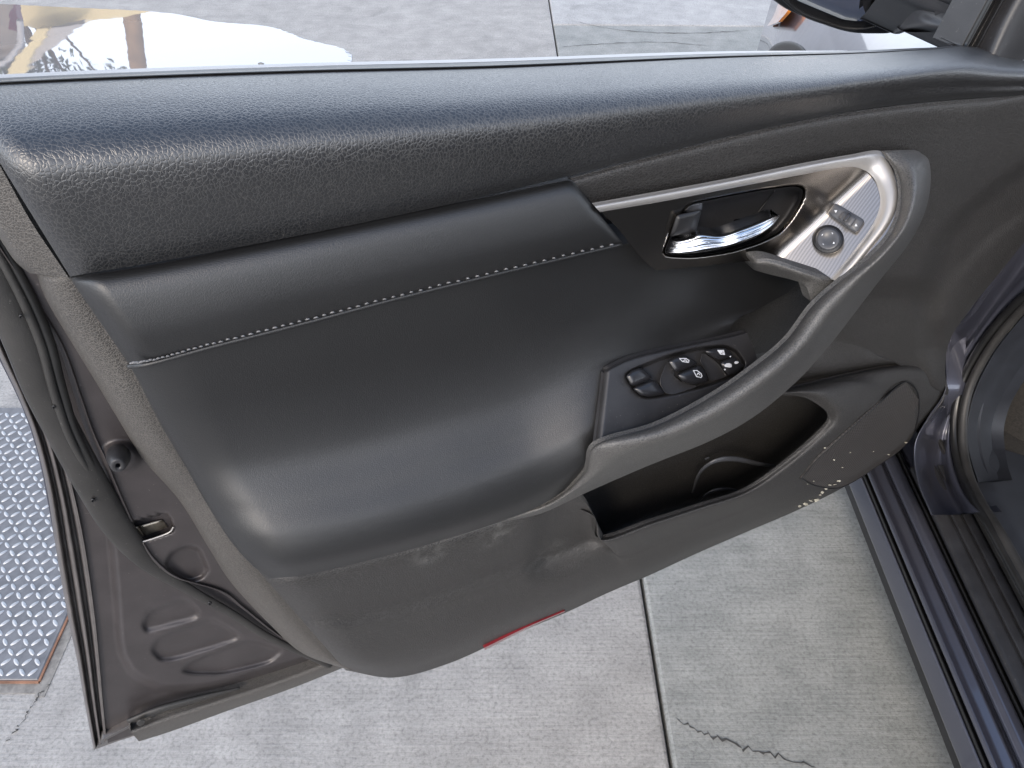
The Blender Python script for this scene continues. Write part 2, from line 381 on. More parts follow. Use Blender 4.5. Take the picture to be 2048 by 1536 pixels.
crack([(1345, 1432), (1400, 1462), (1440, 1475), (1500, 1500), (1560, 1512), (1640, 1540)], .0022)
crack([(0, 1500), (45, 1440), (75, 1395), (98, 1370)], .0012)
crack([(1110, 95), (1200, 88), (1320, 84), (1420, 92)], .002)
crack([(1140, 40), (1240, 60), (1380, 66), (1500, 60)], .003)

# standing water in front of the car
def blob(name, pts, z, mat, n=260, h=.003):
    P = on_level(*np.array(pts, float).T, z); C = np.concatenate([P, P[:1]]); Q = spline(C, np.linspace(0, 1, n, endpoint=False))
    c = Q.mean(0); Q = c+(Q-c)*(1+np.random.normal(0, .004, (n, 1))); Q[:, 2] = c[2]
    V = np.concatenate([Q-[0, 0, h], Q*.98+c*.02, [c]]); F = []
    for i in range(n):
        j = (i+1) % n; F += [(i, j, n+j, n+i), (n+i, n+j, 2*n)]
    return build(name, V, F, mat, smooth=False)
wm, wnt, wb = new_mat('standing_water')
wb.inputs['Base Color'].default_value = (.16, .16, .165, 1); wb.inputs['Roughness'].default_value = .02; wb.inputs['IOR'].default_value = 3.0
wv = N(wnt, 'ShaderNodeTexNoise', Scale=5.0, Detail=2.0); wbp = N(wnt, 'ShaderNodeBump', Strength=.02, Distance=.02)
wnt.links.new(coords(wnt), wv.inputs['Vector']); wnt.links.new(wv.outputs[0], wbp.inputs['Height']); wnt.links.new(wbp.outputs[0], wb.inputs['Normal'])
pud = blob('puddle', [(-260, 14), (-60, 6), (150, 14), (330, 24), (430, 42), (540, 52), (610, 76), (690, 98), (700, 128), (640, 190), (200, 230), (-260, 250)], .004, wm)
tag(pud, 'shallow puddle of standing water reflecting the bright sky', None, None, 'structure')
lf = plate('fallen_leaf', [(515, 126), (522, 124), (529, 127), (521, 129)], .0045, .004, M['dirt'], None, proj=on_level)
tag(lf, 'tiny dark leaf lying in the puddle beyond the window ledge', 'leaf')

# tread plate let into the paving
PL0 = on_level(78., 1363., 0.); PL1 = on_level(30., 818., 0.)
px1, py0, py1 = PL0[0], PL0[1], PL1[1]; px0 = px1-1.1
root = empty('steel_plate', (px1-.3, (py0+py1)/2, 0))
tag(root, 'worn grey steel tread plate let into the concrete left of the open door', 'tread plate')
def boxv(x0, x1, y0, y1, z0, z1, b=.0):
    V = [(x0, y0, z0), (x1, y0, z0), (x1, y1, z0), (x0, y1, z0), (x0, y0, z1-b), (x1, y0, z1-b), (x1, y1, z1-b), (x0, y1, z1-b)]
    F = [(0, 3, 2, 1), (0, 1, 5, 4), (1, 2, 6, 5), (2, 3, 7, 6), (3, 0, 4, 7)]
    if b:
        V += [(x0+b, y0+b, z1), (x1-b, y0+b, z1), (x1-b, y1-b, z1), (x0+b, y1-b, z1)]
        F += [(4, 5, 9, 8), (5, 6, 10, 9), (6, 7, 11, 10), (7, 4, 8, 11), (8, 9, 10, 11)]
    else: F += [(4, 5, 6, 7)]
    return V, F
V, F = boxv(px0, px1, py0, py1, .001, .005, .002); build('plate_sheet', V, F, M['plate'], root, smooth=False)
V, F = boxv(px0, px1+.002, py0-.004, py0-.0005, -.02, .0045); build('plate_edge', V, F, M['rust'], root, smooth=False)
V, F = boxv(px1+.0005, px1+.004, py0-.0005, py1, -.02, .0045); build('plate_edge', V, F, M['rust'], root, smooth=False)
V, F = boxv(px1+.004, px1+.020, py0-.025, py1+.02, -.0295, .0012); build('joint_filler', V, F, M['dirt'], root, smooth=False)
V, F = boxv(px0, px1+.004, py0-.020, py0-.004, -.0295, .0012); build('joint_filler', V, F, M['dirt'], root, smooth=False)
bar_me = None; PT = .0172; nb = 0
for iy in range(-1, int((py1-py0)/PT)+1):
    for ix in range(0, 30):
        x = px1-.014-ix*PT; y = py0+.013+iy*PT
        if y > py1-.01 or y < py0+.008: continue
        q = np.array([x, y, -CAM_H]); fd = q[1]*C_-q[2]*S_; sx = W_PX/2+F_PX*q[0]/fd; sy = H_PX/2-F_PX*(q[1]*S_+q[2]*C_)/fd
        if sx < -20 or sx > np.interp(sy, [800, 880, 985, 1085, 1175, 1255, 1325], [45, 75, 100, 115, 130, 145, 160])+12: continue
        s = 1 if (ix+iy) % 2 == 0 else -1
        if bar_me is None:
            rg = []; K = 12
            for sc_, z in ((1, 0), (.8, .0011), (.42, .0019)):
                for k in range(K):
                    an = 2*math.pi*k/K; rg.append((.0084*sc_*math.cos(an), .0031*sc_*math.sin(an), z))
            Fb = [(k*K+i, k*K+(i+1) % K, (k+1)*K+(i+1) % K, (k+1)*K+i) for k in range(2) for i in range(K)]+[tuple(range(2*K, 3*K))]
            bo = build('tread_bar', rg, Fb, M['bar'], None); bo.parent = root; bar_me = bo.data
        else:
            bo = bpy.data.objects.new('tread_bar', bar_me); COL.objects.link(bo); bo.parent = root
        bo.location = (x-root.location.x, y-root.location.y, .005); bo.rotation_euler = (0, 0, s*R(45)+random.uniform(-.06, .06)); nb += 1
        if nb > 295: break

# ================================================================== CAR DOOR
car = empty('parked_car', (.9, .3, 0))
tag(car, 'dark metallic car with its front door swung open, showing black leather door trim', 'car')
hl = on_door(1890., 782., 0.)
door = empty('front_door', (hl[0]-.9, hl[1]-.3, 0.3)); door.parent = car

# --- inner steel shell
outer = np.array([(-140, 470), (-60, 580), (0, 715), (40, 800), (70, 880), (95, 985), (110, 1085), (125, 1175), (140, 1255), (155, 1325), (168, 1400), (187, 1499)], float)
flin = np.array([(-60, 480), (0, 600), (50, 700), (92, 800), (125, 900), (148, 990), (165, 1070), (178, 1150), (190, 1240), (198, 1320), (205, 1400), (213, 1482)], float)
rows = []
for t, w in ((0, -.112), (.10, -.098), (.22, -.098), (.28, -.106), (.40, -.106), (.46, -.094), (.60, -.092), (.66, -.101), (.8, -.101), (.86, -.090), (1.0, -.088)):
    rows.append(np.column_stack([outer+(flin-outer)*t, np.full(len(outer), w)]))
patch('door_flange', rows, M['paint2'], door, nu=90, nv=70, skirt=.012)
# lower steel panel with pressings
st = [[(285, 1250), (300, 1222), (360, 1200), (378, 1202), (398, 1222), (395, 1236), (310, 1258), (292, 1262)],
      [(302, 1300), (320, 1275), (410, 1242), (428, 1240), (480, 1270), (470, 1282), (350, 1318), (320, 1320)],
      [(364, 1342), (380, 1325), (480, 1284), (505, 1282), (568, 1300), (540, 1325), (450, 1347), (390, 1347)]]
oval = [(332, 1125), (345, 1103), (375, 1092), (398, 1098), (410, 1125), (416, 1140), (405, 1155), (378, 1163), (358, 1155), (335, 1138)]
def dsp_low(px, py):
    d = sum(press(rounded(s, .3, 4), -.005, 12)(px, py) for s in st)
    edge = [(215, 1000), (232, 1180), (240, 1300), (262, 1345), (320, 1378), (420, 1375), (560, 1335), (700, 1290), (900, 900), (300, 700)]
    return d-.010*sstep(.5+sdf(px, py, rounded(edge, .3, 4))/22)
L0 = [(-60, 480), (10, 600), (92, 800), (150, 990), (178, 1150), (196, 1300), (206, 1420), (216, 1486)]
L1 = [(20, 480), (70, 600), (160, 800), (240, 960), (330, 1120), (430, 1230), (560, 1320), (640, 1345)]
L0 = np.array(L0, float); L1 = np.array(L1, float)
L1b = np.array([(20, 480), (80, 600), (190, 800), (300, 960), (420, 1120), (560, 1230), (690, 1290), (700, 1312)], float)
L1c = np.array([(20, 480), (80, 600), (190, 800), (300, 960), (420, 1120), (560, 1230), (690, 1290), (650, 1345)], float)
rows = [np.column_stack([L0, np.full(8, -.082)]), np.column_stack([L0*.5+L1c*.5, np.full(8, -.078)]), np.column_stack([L1c, np.full(8, -.074)])]
patch('shell_lower_panel', rows, M['paint'], door, nu=240, nv=150, disp=dsp_low, skirt=.02)
# bottom hem with drain strip
patch('door_hem', [np.array([(205, 1478, -.084), (300, 1432, -.082), (420, 1396, -.08), (560, 1352, -.08), (720, 1300, -.08)]),
                   np.array([(196, 1490, -.095), (290, 1446, -.094), (420, 1408, -.092), (560, 1362, -.09), (720, 1308, -.09)]),
                   np.array([(187, 1500, -.108), (265, 1473, -.105), (420, 1428, -.10), (560, 1378, -.10), (720, 1318, -.10)])], M['paint2'], door, nu=50, nv=12, skirt=.01)
tube('drain_seal', [(256, 1442, -.078), (320, 1418, -.076), (400, 1396, -.075), (480, 1376, -.075)], [.004, .006, .005, .002], M['rubber'], door, n=30, m=8, flat=.6)
patch('sill_strip', [np.array([(258, 1456, -.080), (330, 1427, -.078), (440, 1392, -.077), (560, 1352, -.076), (680, 1308, -.075)]),
                     np.array([(262, 1464, -.070), (340, 1438, -.070), (450, 1402, -.069), (570, 1362, -.068), (690, 1316, -.068)]),
                     np.array([(270, 1474, -.072), (345, 1448, -.072), (455, 1410, -.071), (575, 1370, -.07), (700, 1322, -.07)]),
                     np.array([(278, 1483, -.080), (350, 1460, -.08), (460, 1420, -.079), (580, 1378, -.078), (700, 1330, -.078)])], M['strip'], door, nu=50, nv=14, skirt=.012)
plate('drain_plug', [(272, 1446), (280, 1438), (291, 1440), (288, 1449), (278, 1453)], -.070, .003, M['rubber'], door)
# upper steel panel beside the trim: bump stop, latch
latch = [(256, 1048), (270, 1043), (332, 1026), (340, 1034), (347, 1056), (342, 1064), (275, 1086), (266, 1080)]
bump_c = (243, 912)
def dsp_up(px, py):
    d = press(rounded(oval, .3, 4), -.006, 12)(px, py)+press(rounded(latch, .2, 4), -.018, 4)(px, py)
    r = np.hypot((px-bump_c[0])/1.0, (py-bump_c[1])/.72)
    d = d+.009*sstep((47-r)/24)
    return d
U0 = [(-90, 380), (-20, 480), (60, 600), (115, 690), (148, 790), (170, 860), (200, 930), (228, 1000), (258, 1070), (290, 1120), (340, 1155), (430, 1180), (480, 1215), (560, 1275), (660, 1325)]
U1 = [(-20, 380), (60, 480), (140, 600), (190, 690), (250, 790), (290, 860), (330, 930), (370, 1000), (420, 1070), (455, 1120), (490, 1160), (540, 1200), (570, 1240), (620, 1290), (690, 1325)]
U0 = np.array(U0, float); U1 = np.array(U1, float); K = len(U0)
rows = []
for t, w in ((0, -.080), (.05, -.066), (.12, -.061), (.18, -.064), (.5, -.064), (1, -.064)):
    rows.append(np.column_stack([U0+(U1-U0)*t, np.full(K, w)]))
patch('shell_upper_panel', rows, M['paint'], door, nu=300, nv=110, disp=dsp_up, skirt=.015)
# bump stop
def lathe_px(name, c, prof, mat, axis_px, parent=door, n=28, sx=1.0, sy=.9):
    """turned stop whose axis drifts by axis_px pixels per unit of the profile"""
    V = []; F = []
    for (r, w, k) in prof:
        an = np.linspace(0, 2*math.pi, n, endpoint=False)
        V.append(on_door(c[0]+axis_px[0]*k+r*sx*np.cos(an), c[1]+axis_px[1]*k+r*sy*np.sin(an), np.full(n, w)))
    V = np.concatenate(V)
    for k in range(len(prof)-1):
        for i in range(n):
            j = (i+1) % n; F.append((k*n+i, (k+1)*n+i, (k+1)*n+j, k*n+j))
    F.append(tuple(range((len(prof)-1)*n, len(prof)*n))[::-1])
    return build(name, V, F, mat, parent)
bs = lathe_px('bump_stop', (237, 910), [(25, -.058, 0), (25, -.050, .2), (23, -.044, .4), (17, -.036, .9), (14, -.034, 1), (12, -.0335, 1.0), (5, -.0335, 1.0), (4, -.040, .95)], M['satin'], (-1, 21))
# latch claw inside its slot
lt = plate('door_latch', [(275, 1052), (325, 1038), (338, 1054), (288, 1072)], -.0815, .008, M['steel'], door, r=.1, n=3)
plate('latch_claw', [(262, 1055), (276, 1052), (290, 1072), (276, 1076)], -.079, .009, M['steel'], door, r=.15, n=3)
tube('latch_lip', [(266, 1052, -.0625), (263, 1064, -.0625), (272, 1083, -.0625), (290, 1082, -.0625), (336, 1066, -.0625), (347, 1054, -.0625)], .0008, M['silver'], door, n=40, m=6)
# weather seals on the shell
tube('weatherstrip', [(-70, 440, -.072), (-10, 560, -.068), (45, 680, -.064), (85, 780, -.062), (130, 870, -.062), (185, 970, -.062), (240, 1060, -.063), (300, 1128, -.066), (380, 1180, -.068), (460, 1225, -.068), (540, 1275, -.068), (660, 1332, -.066)],
     [.0115, .0115, .0118, .012, .012, .0125, .012, .0085, .0055, .0048, .0046, .004], M['rubber'], door, n=120, m=14, flat=.55)
tube('seal_lip', [(-60, 380, -.066), (0, 480, -.066), (60, 590, -.062), (98, 680, -.060), (122, 770, -.058), (150, 860, -.058), (190, 940, -.060), (222, 1000, -.062)], [.003, .003, .0032, .0034, .0032, .003, .0026, .002], M['glossrub'], door, n=80, m=10)
tube('seal_bead', [(-60, 405, -.064), (-4, 505, -.064), (50, 610, -.060), (84, 695, -.058), (108, 785, -.056), (140, 875, -.056), (178, 945, -.058), (212, 1008, -.060)], [.0028, .0028, .003, .003, .003, .0028, .0024, .002], M['rubber'], door, n=80, m=10)
for (x, y) in ((42, 632), (108, 813), (186, 1000), (420, 1206)):
    lathe_px('seal_clip', (x, y), [(4.5, -.056, 0), (4.5, -.053, .3), (3, -.052, 1), (1.5, -.0535, 1)], M['black'], (0, 2), n=10)

# --- trim edge strip, upper and lower piece
E0 = [(-90, 320), (-40, 415), (0, 478), (30, 522), (58, 546)]; E1 = [(-30, 280), (10, 350), (60, 440), (110, 515), (138, 556)]
patch('trim_edge', blend(E0, E1, [(0, -.052), (.12, -.030), (.3, -.022), (1, -.012)]), M['strip'], door, nu=40, nv=24, skirt=.03)
E0 = [(72, 546), (93, 600), (135, 672), (186, 755), (236, 838), (286, 918), (358, 1000), (414, 1090), (462, 1165), (534, 1243), (604, 1306), (690, 1338)]
E1 = [(150, 540), (178, 600), (220, 672), (275, 755), (325, 838), (378, 920), (445, 1000), (500, 1095), (550, 1165), (600, 1235), (670, 1310), (705, 1340)]
rows = blend(E0, E1, [(0, -.058), (.06, -.042), (.16, -.032), (.34, -.026), (.65, -.022), (1, -.022)])
patch('trim_edge', rows, M['strip'], door, nu=110, nv=26, skirt=.02, roll={'l': (.010, .04)})

# --- lower trim with map pocket opening
T = [(520, 1146), (620, 1132), (790, 1091), (950, 1045), (1075, 1006), (1152, 984), (1183, 1020), (1198, 1074), (1300, 1042), (1400, 1010), (1490, 980), (1570, 925), (1640, 864), (1658, 836), (1640, 812), (1595, 792), (1500, 790)]
B = [(692, 1341), (790, 1355), (900, 1326), (1020, 1272), (1130, 1226), (1200, 1193), (1250, 1171), (1300, 1150), (1400, 1104), (1500, 1061), (1600, 1018), (1700, 967), (1800, 897), (1845, 845), (1890, 782), (1812, 729), (1480, 800)]
nT = len(T)
a0 = np.array([.018]*5+[.026]+[.030, .030, .032, .034, .036, .038, .036, .032, .028, .020, .006])
a1 = np.array([.026]*5+[.030]+[.034, .036, .038, .040, .042, .044, .042, .040, .036, .026, .006])
a2 = np.array([.013]*6+[.016, .020, .026, .030, .034, .036, .036, .032, .028, .020, .004])
a3 = np.array([.016]*6+[.016, .018, .022, .026, .028, .026, .024, .022, .018, .012, .002])
a4 = np.array([.010]*6+[.010, .012, .014, .014, .012, .010, .008, .006, .002, .002, .0])
a5 = np.array([-.020]*6+[-.012, -.010, -.010, -.012, -.014, -.014, -.012, -.012, -.014, -.012, -.004])
def dsp_lt(px, py):
    scoop = [(1090, 1000), (1190, 1000), (1200, 1090), (1150, 1120), (1120, 1140), (1060, 1150)]
    return press(rounded(scoop, .4, 5), -.010, 55)(px, py)
rows = [np.column_stack([np.array(T, float)+(np.array(B, float)-np.array(T, float))*t, w]) for t, w in ((0, a0), (.14, a1), (.42, a2), (.58, a3), (.86, a4), (1, a5))]
patch('lower_trim', rows, M['grain'], door, nu=200, nv=60, skirt=.003, roll={'l': (.022, .05)}, disp=dsp_lt)
# pocket: walls sweep back from the opening, then a floor
hole = np.array([(1100, 1000), (1187, 1030), (1198, 1074), (1300, 1042), (1400, 1010), (1490, 980), (1570, 925), (1640, 864), (1658, 836), (1640, 812), (1595, 792), (1530, 784), (1430, 800), (1300, 860), (1180, 940)], float)
hc = hole.mean(0); hw = np.array([.0]+[.030, .030, .032, .034, .036, .038, .036, .032, .028, .020, .010, .0, .0, .0])
pr = [np.column_stack([hc+(hole-hc)*s, hw*k+o]) for s, k, o in ((1.004, 1, -.001), (1.0, .9, -.008), (1.0, .6, -.028), (.99, .2, -.052), (.5, 0, -.056), (.02, 0, -.056))]
pr = [np.concatenate([q, q[:1]]) for q in pr]
patch('map_pocket', pr, M['grain'], door, nu=100, nv=40, skirt=0)
tube('cup_ring', [(1385, 985, -.03), (1400, 945, -.02), (1430, 922, -.012), (1470, 918, -.010), (1520, 928, -.012), (1575, 936, -.02)], [.0015, .003, .004, .004, .003, .0015], M['switch'], door, n=50, m=10, flat=.5)
tube('cup_ring', [(1400, 1000, -.02), (1420, 984, -.015), (1450, 978, -.012), (1490, 984, -.015)], [.001, .0028, .0028, .001], M['switch'], door, n=30, m=8, flat=.5)
# speaker grille
SP = [(1812, 766), (1832, 792), (1841, 826), (1832, 862), (1780, 912), (1715, 955), (1672, 976), (1638, 972), (1602, 957), (1622, 930), (1700, 862), (1770, 796)]
sp0 = np.array([(1602, 956), (1640, 912), (1700, 858), (1760, 805), (1812, 764)], float)
sp1 = np.array([(1640, 974), (1690, 970), (1745, 937), (1808, 888), (1842, 826)], float)
sp1 = np.array([(1632, 972), (1682, 974), (1745, 938), (1820, 878), (1838, 800)], float)
def spk(t): q = sp0*(1-t)+sp1*t; return np.column_stack([q, surf_w('lower_trim', q[:, 0], q[:, 1])])
patch('speaker_grille', [spk(t) for t in (0, .12, .3, .5, .7, .88, 1)], M['grille'], door, nu=70, nv=40, skirt=.002, disp=lambda px, py: .0028+0*px)
rim = np.concatenate([sp0, sp1[::-1]]); tube('grille_rim', [(a, b, float(surf_w('lower_trim', a, b, .0022)[0])) for a, b in rim], .0011, M['black'], door, n=90, m=6, closed=True)
CH = [(1600+230*random.random()**1.5, 0, random.uniform(1.2, 2.6)) for _ in range(7)]
CH = [(x, 1016-(x-1600)*.50-random.random()**2*34-8, s) for x, y, s in CH]
for (x, y, s) in CH+list(((1632, 1000, 6), (1622, 1001, 5), (1612, 1008, 6), (1645, 985, 4), (1660, 970, 3), (1678, 962, 4), (1640, 990, 3), (1652, 978, 3), (1600, 1012, 4), (1668, 920, 2.5), (1700, 905, 2.5), (1685, 935, 2), (1812, 885, 3), (1650, 896, 2))):
    pl = [(x+s*(.6+.8*random.random())*math.cos(a), y+.55*s*(.6+.8*random.random())*math.sin(a)) for a in np.linspace(0, 2*math.pi, 7, endpoint=False)]
    plate('dried_splash', pl, (lambda a, b: surf_w('lower_trim', a, b, .001 if s > 3.5 else .0035)), .0010, M['yellow'], door, r=0)

# --- front trim between belt seam, bezel and hinge edge
O = [(1140, 357), (1250, 326), (1400, 288), (1550, 252), (1700, 224), (1850, 205), (1980, 195), (2130, 184), (2160, 300), (2095, 420), (2020, 520), (1945, 612), (1900, 680), (1890, 740), (1892, 790), (1812, 734), (1650, 756), (1470, 800)]
I = [(1215, 440), (1290, 420), (1420, 395), (1560, 365), (1680, 345), (1750, 340), (1780, 345), (1800, 360), (1810, 390), (1810, 420), (1800, 460), (1770, 510), (1730, 560), (1700, 600), (1670, 640), (1630, 670), (1570, 690), (1480, 660)]
def dsp_ft(px, py):
    xc = np.interp(py, [150, 300, 420, 480, 600, 700, 760], [2400, 2060, 1905, 1850, 1812, 1825, 1860])
    x2 = np.interp(py, [300, 480, 560, 640, 700, 780], [2200, 1960, 1885, 1850, 1880, 1960])
    return -.011*sstep((px-xc)/60)+.003*sstep((px-x2)/40)-.012*sstep((py-545)/60)*sstep((1890-px)/60)*sstep((py-440)/100)
rows = blend(I, O, [(0, .0), (.5, .002), (.85, .004), (1, .0)])
rows[0][:, 2] += np.array([0]*14+[0, -.005, -.01, -.012]); rows[-1][14:, 2] = (-.012, -.008, -.008, -.012)
patch('front_trim', rows, M['grain'], door, nu=220, nv=60, disp=dsp_ft, skirt=.004)
patch('handle_recess_panel', [np.array([(1430, 540, -.004), (1520, 530, -.008), (1640, 520, -.008), (1760, 500, -.02)]), np.array([(1440, 650, -.006), (1520, 640, -.014), (1600, 640, -.016), (1720, 640, -.02)]), np.array([(1400, 800, .0), (1480, 800, -.012), (1580, 780, -.014), (1660, 760, -.016)])], M['grain'], door, nu=40, nv=30, skirt=.02)

# --- leather pads
T = [(-95, 172), (200, 158), (600, 144), (1000, 134), (1400, 116), (1700, 107), (1850, 99), (1950, 93), (2015, 112), (2120, 130)]
B = [(140, 553), (350, 518), (650, 461), (950, 397), (1250, 324), (1500, 263), (1700, 223), (1850, 204), (1980, 194), (2120, 185)]
BELT_T = np.array(T, float)
sc_ = np.array([1, 1, 1, 1, 1, .9, .8, .7, .6, .5])
rows = blend(B, T, [(0, .002), (.10, .009), (.26, .0165*sc_), (.42, .0205*sc_), (.58, .0180*sc_), (.73, .005*sc_), (.86, -.017), (.95, -.040), (1.0, -.060)])
patch('belt_pad', rows, M['belt'], door, nu=200, nv=70, skirt=.003, roll={'l': (.014, .03)})
wt = BELT_T.copy(); wt[:, 1] -= np.array([7, 7, 7, 7, 5, 3, 1, -2, -2, -2])
patch('window_seal', [np.column_stack([BELT_T+[0, 2], [-.061]*10]), np.column_stack([BELT_T*.55+wt*.45, [-.058]*10]), np.column_stack([wt, [-.066]*10])][:3], M['glossrub'], door, nu=90, nv=8, skirt=.003)
w0 = BELT_T[:6].copy(); w1 = w0.copy(); w0[:, 1] -= [9, 9, 9, 9, 6, 2]; w1[:, 1] -= [13, 13, 13, 13, 9, 3]
patch('outer_window_strip', [np.column_stack([w0, [-.082]*6]), np.column_stack([w0*.4+w1*.6, [-.080]*6]), np.column_stack([w1, [-.092]*6])], M['silver'], door, nu=70, nv=8, skirt=.004)
T = [(140, 557), (300, 532), (500, 493), (750, 442), (950, 400), (1142, 357)]; B = [(262, 734), (420, 693), (600, 647), (800, 594), (1020, 540), (1246, 486)]
patch('stitched_pad', blend(B, T, [(0, .015), (.05, .021), (.3, .024), (.7, .019), (.92, .012), (1, .002)]), M['pad'], door, nu=110, nv=40, skirt=.02, roll={'l': (.024, .07), 'r': (.006, .02)})
R_ = [[(262, 736), (420, 695), (600, 649), (800, 596), (1020, 542), (1243, 489), (1420, 475), (1620, 450)],
      [(282, 772), (430, 742), (610, 697), (810, 646), (1020, 593), (1240, 546), (1420, 540), (1600, 560)],
      [(322, 850), (460, 830), (640, 790), (830, 745), (1030, 695), (1230, 640), (1400, 610), (1530, 610)],
      [(372, 935), (500, 925), (680, 890), (850, 845), (1030, 790), (1200, 727), (1350, 686), (1468, 645)],
      [(418, 1015), (545, 1005), (720, 970), (880, 925), (1040, 870), (1194, 800), (1300, 760), (1440, 700)],
      [(460, 1080), (580, 1070), (750, 1035), (910, 990), (1060, 930), (1186, 868), (1260, 840), (1400, 760)],
      [(500, 1126), (600, 1120), (770, 1085), (930, 1040), (1070, 985), (1176, 922), (1230, 890), (1350, 830)],
      [(538, 1157), (620, 1148), (790, 1107), (950, 1060), (1078, 1012), (1166, 950), (1200, 900), (1300, 850)]]
Wm = [[.014, .014, .014, .014, .013, .008, .0, -.015], [.011, .011, .011, .011, .010, .006, .001, -.006], [.007, .007, .007, .007, .008, .010, .012, .008], [.010, .014, .016, .017, .018, .020, .020, .020],
      [.024, .033, .037, .038, .0375, .0395, .032, .022], [.040, .051, .056, .057, .056, .058, .050, .034], [.046, .058, .063, .064, .063, .065, .055, .040], [.042, .052, .056, .057, .056, .054, .047, .035]]
patch('armrest_pad', [np.column_stack([np.array(r, float), w]) for r, w in zip(R_, Wm)], M['pad'], door, nu=150, nv=110, skirt=.03, roll={'l': (.020, .12)})
# welt and stitches along the seam
ST = np.array([(258, 733, .005), (300, 727, .0150), (420, 694, .0165), (600, 648, .0165), (800, 595, .0165), (1020, 541, .0165), (1244, 488, .014)], float)
welt = tube('seam_welt', ST, .0017, M['pad'], door, n=120, m=8)
sp_px = spline(ST, np.linspace(.03, .985, 68))
for i, q in enumerate(sp_px):
    a = sp_px[min(i+1, 67)]-sp_px[max(i-1, 0)]; a = a/np.hypot(a[0], a[1]); nrm = np.array([a[1], -a[0]])
    L = (4.6-1.6*i/68)*random.uniform(.75, 1.12); nrm = nrm*random.uniform(.85, 1.15); c = q[:2]+nrm*(6.5-2.5*i/66)
    tube('stitch', [(c[0]-a[0]*L-nrm[0]*-.8, c[1]-a[1]*L, .0198), (c[0], c[1]-.4, .0214), (c[0]+a[0]*L, c[1]+a[1]*L+.8, .0194)], .00060, M['thread'], door, n=4, m=5)

# --- armrest switch panel
def wf(px, py): return .028+.049*np.clip((np.asarray(py)-705+.22*(np.asarray(px)-1300))/165, -.3, 1.4)
def on_panel(px, py, dw): return on_door(px, py, wf(px, py)+dw)
def pan(name, poly, h, mat, parent=door, **k): return plate(name, poly, wf, h, mat, parent, **k)
pt = np.array([(1208, 742), (1260, 717), (1330, 699), (1400, 684), (1460, 672), (1494, 664)], float)
pb = np.array([(1190, 890), (1250, 871), (1320, 850), (1400, 822), (1470, 786), (1514, 716)], float)
wl_ = [(1250, 750), (1275, 736), (1330, 714), (1400, 696), (1450, 692), (1472, 702), (1490, 728), (1476, 748), (1425, 768), (1340, 790), (1290, 795), (1268, 780)]
def dsp_sw(px, py): return wf(px, py)+press(rounded(wl_, .3, 4), -.007, 9)(px, py)
patch('switch_panel', [np.column_stack([pt+(pb-pt)*t, [0]*6]) for t in (0, .3, .7, 1)], M['satin'], door, nu=130, nv=90, disp=dsp_sw, skirt=.004, roll={'l': (.006, .06), 't': (.004, .05)})
tube('panel_seam', [(1384, 832, .0735), (1395, 812, .0685), (1418, 795, .0640), (1450, 780, .0615)], .0006, M['black'], door, n=24, m=6)
keys = [([(1251, 752), (1264, 740), (1283, 735), (1306, 756), (1263, 773)], 'w'), ([(1264, 776), (1307, 758), (1332, 787), (1300, 794), (1281, 791)], 'w'),
        ([(1335, 723), (1350, 714), (1370, 710), (1398, 727), (1350, 746)], 'l'), ([(1352, 749), (1399, 729), (1410, 742), (1418, 763), (1388, 770), (1364, 763)], 'l'),
        ([(1406, 702), (1430, 696), (1452, 696), (1467, 711), (1436, 722)], 'k'), ([(1438, 725), (1468, 713), (1489, 731), (1476, 746), (1455, 752)], 'k')]
kob = []
for poly, nm in keys:
    kob.append(pan('window_switch' if nm != 'k' else 'lock_switch', poly, .004, M['button'], door, inset=.88, bev=.5, depth=.012, r=.22, n=4, dome=.0006))
# pods between the keys
pan('switch_pod', [(1318, 765), (1332, 726), (1352, 712), (1340, 745), (1366, 768), (1400, 772), (1345, 790), (1330, 786)], -.0015, M['satin'], door, r=.3, depth=.01)
pan('switch_pod', [(1400, 722), (1405, 704), (1436, 726), (1455, 753), (1420, 762), (1412, 742)], -.0015, M['satin'], door, r=.25, depth=.01)
def lines(name, segs, parent, rad=.00035, mat=None):
    V = []; F = []
    for sg in segs:
        for (a, b) in zip(sg[:-1], sg[1:]):
            p, q = np.array(a, float), np.array(b, float); d = (q-p)/max(np.hypot(*(q-p)), 1e-6); n_ = np.array([-d[1], d[0]])*rad
            c = np.array([p-n_-d*rad, q-n_+d*rad, q+n_+d*rad, p+n_-d*rad]); k = len(V)
            lo = on_panel(c[:, 0], c[:, 1], np.full(4, .0046)); hi = on_panel(c[:, 0], c[:, 1], np.full(4, .0050))
            V += list(lo)+list(hi); F += [(k+4, k+7, k+6, k+5), (k, k+1, k+5, k+4), (k+1, k+2, k+6, k+5), (k+2, k+3, k+7, k+6), (k+3, k, k+4, k+7)]
    return build(name, V, F, mat or M['white'], parent, smooth=False)
lines('window_icon', [[(1359, 717), (1365, 723), (1377, 725), (1378, 721), (1372, 717), (1359, 717)], [(1367, 722), (1370, 719), (1374, 723)]], door, .65)
lines('window_icon', [[(1387, 741), (1393, 753), (1402, 755), (1404, 752), (1402, 747), (1394, 741), (1387, 741)], [(1394, 750), (1396, 746), (1400, 750)]], door, .75)
lines('lock_icon', [[(1436, 701), (1441, 708), (1449, 709), (1447, 701), (1436, 701)], [(1438, 703), (1448, 707)], [(1440, 706), (1446, 702)], [(1437, 702), (1446, 702.5)]], door, .9)
def pblob(cx, cy, rx, ry, parent):
    pl = [(cx+rx*(.8+.4*random.random())*math.cos(a), cy+ry*(.8+.4*random.random())*math.sin(a)) for a in np.linspace(0, 2*math.pi, 9, endpoint=False)]
    return plate('worn_icon', pl, lambda x, y: wf(x, y)+.0045, .0005, M['white'], parent, r=0)
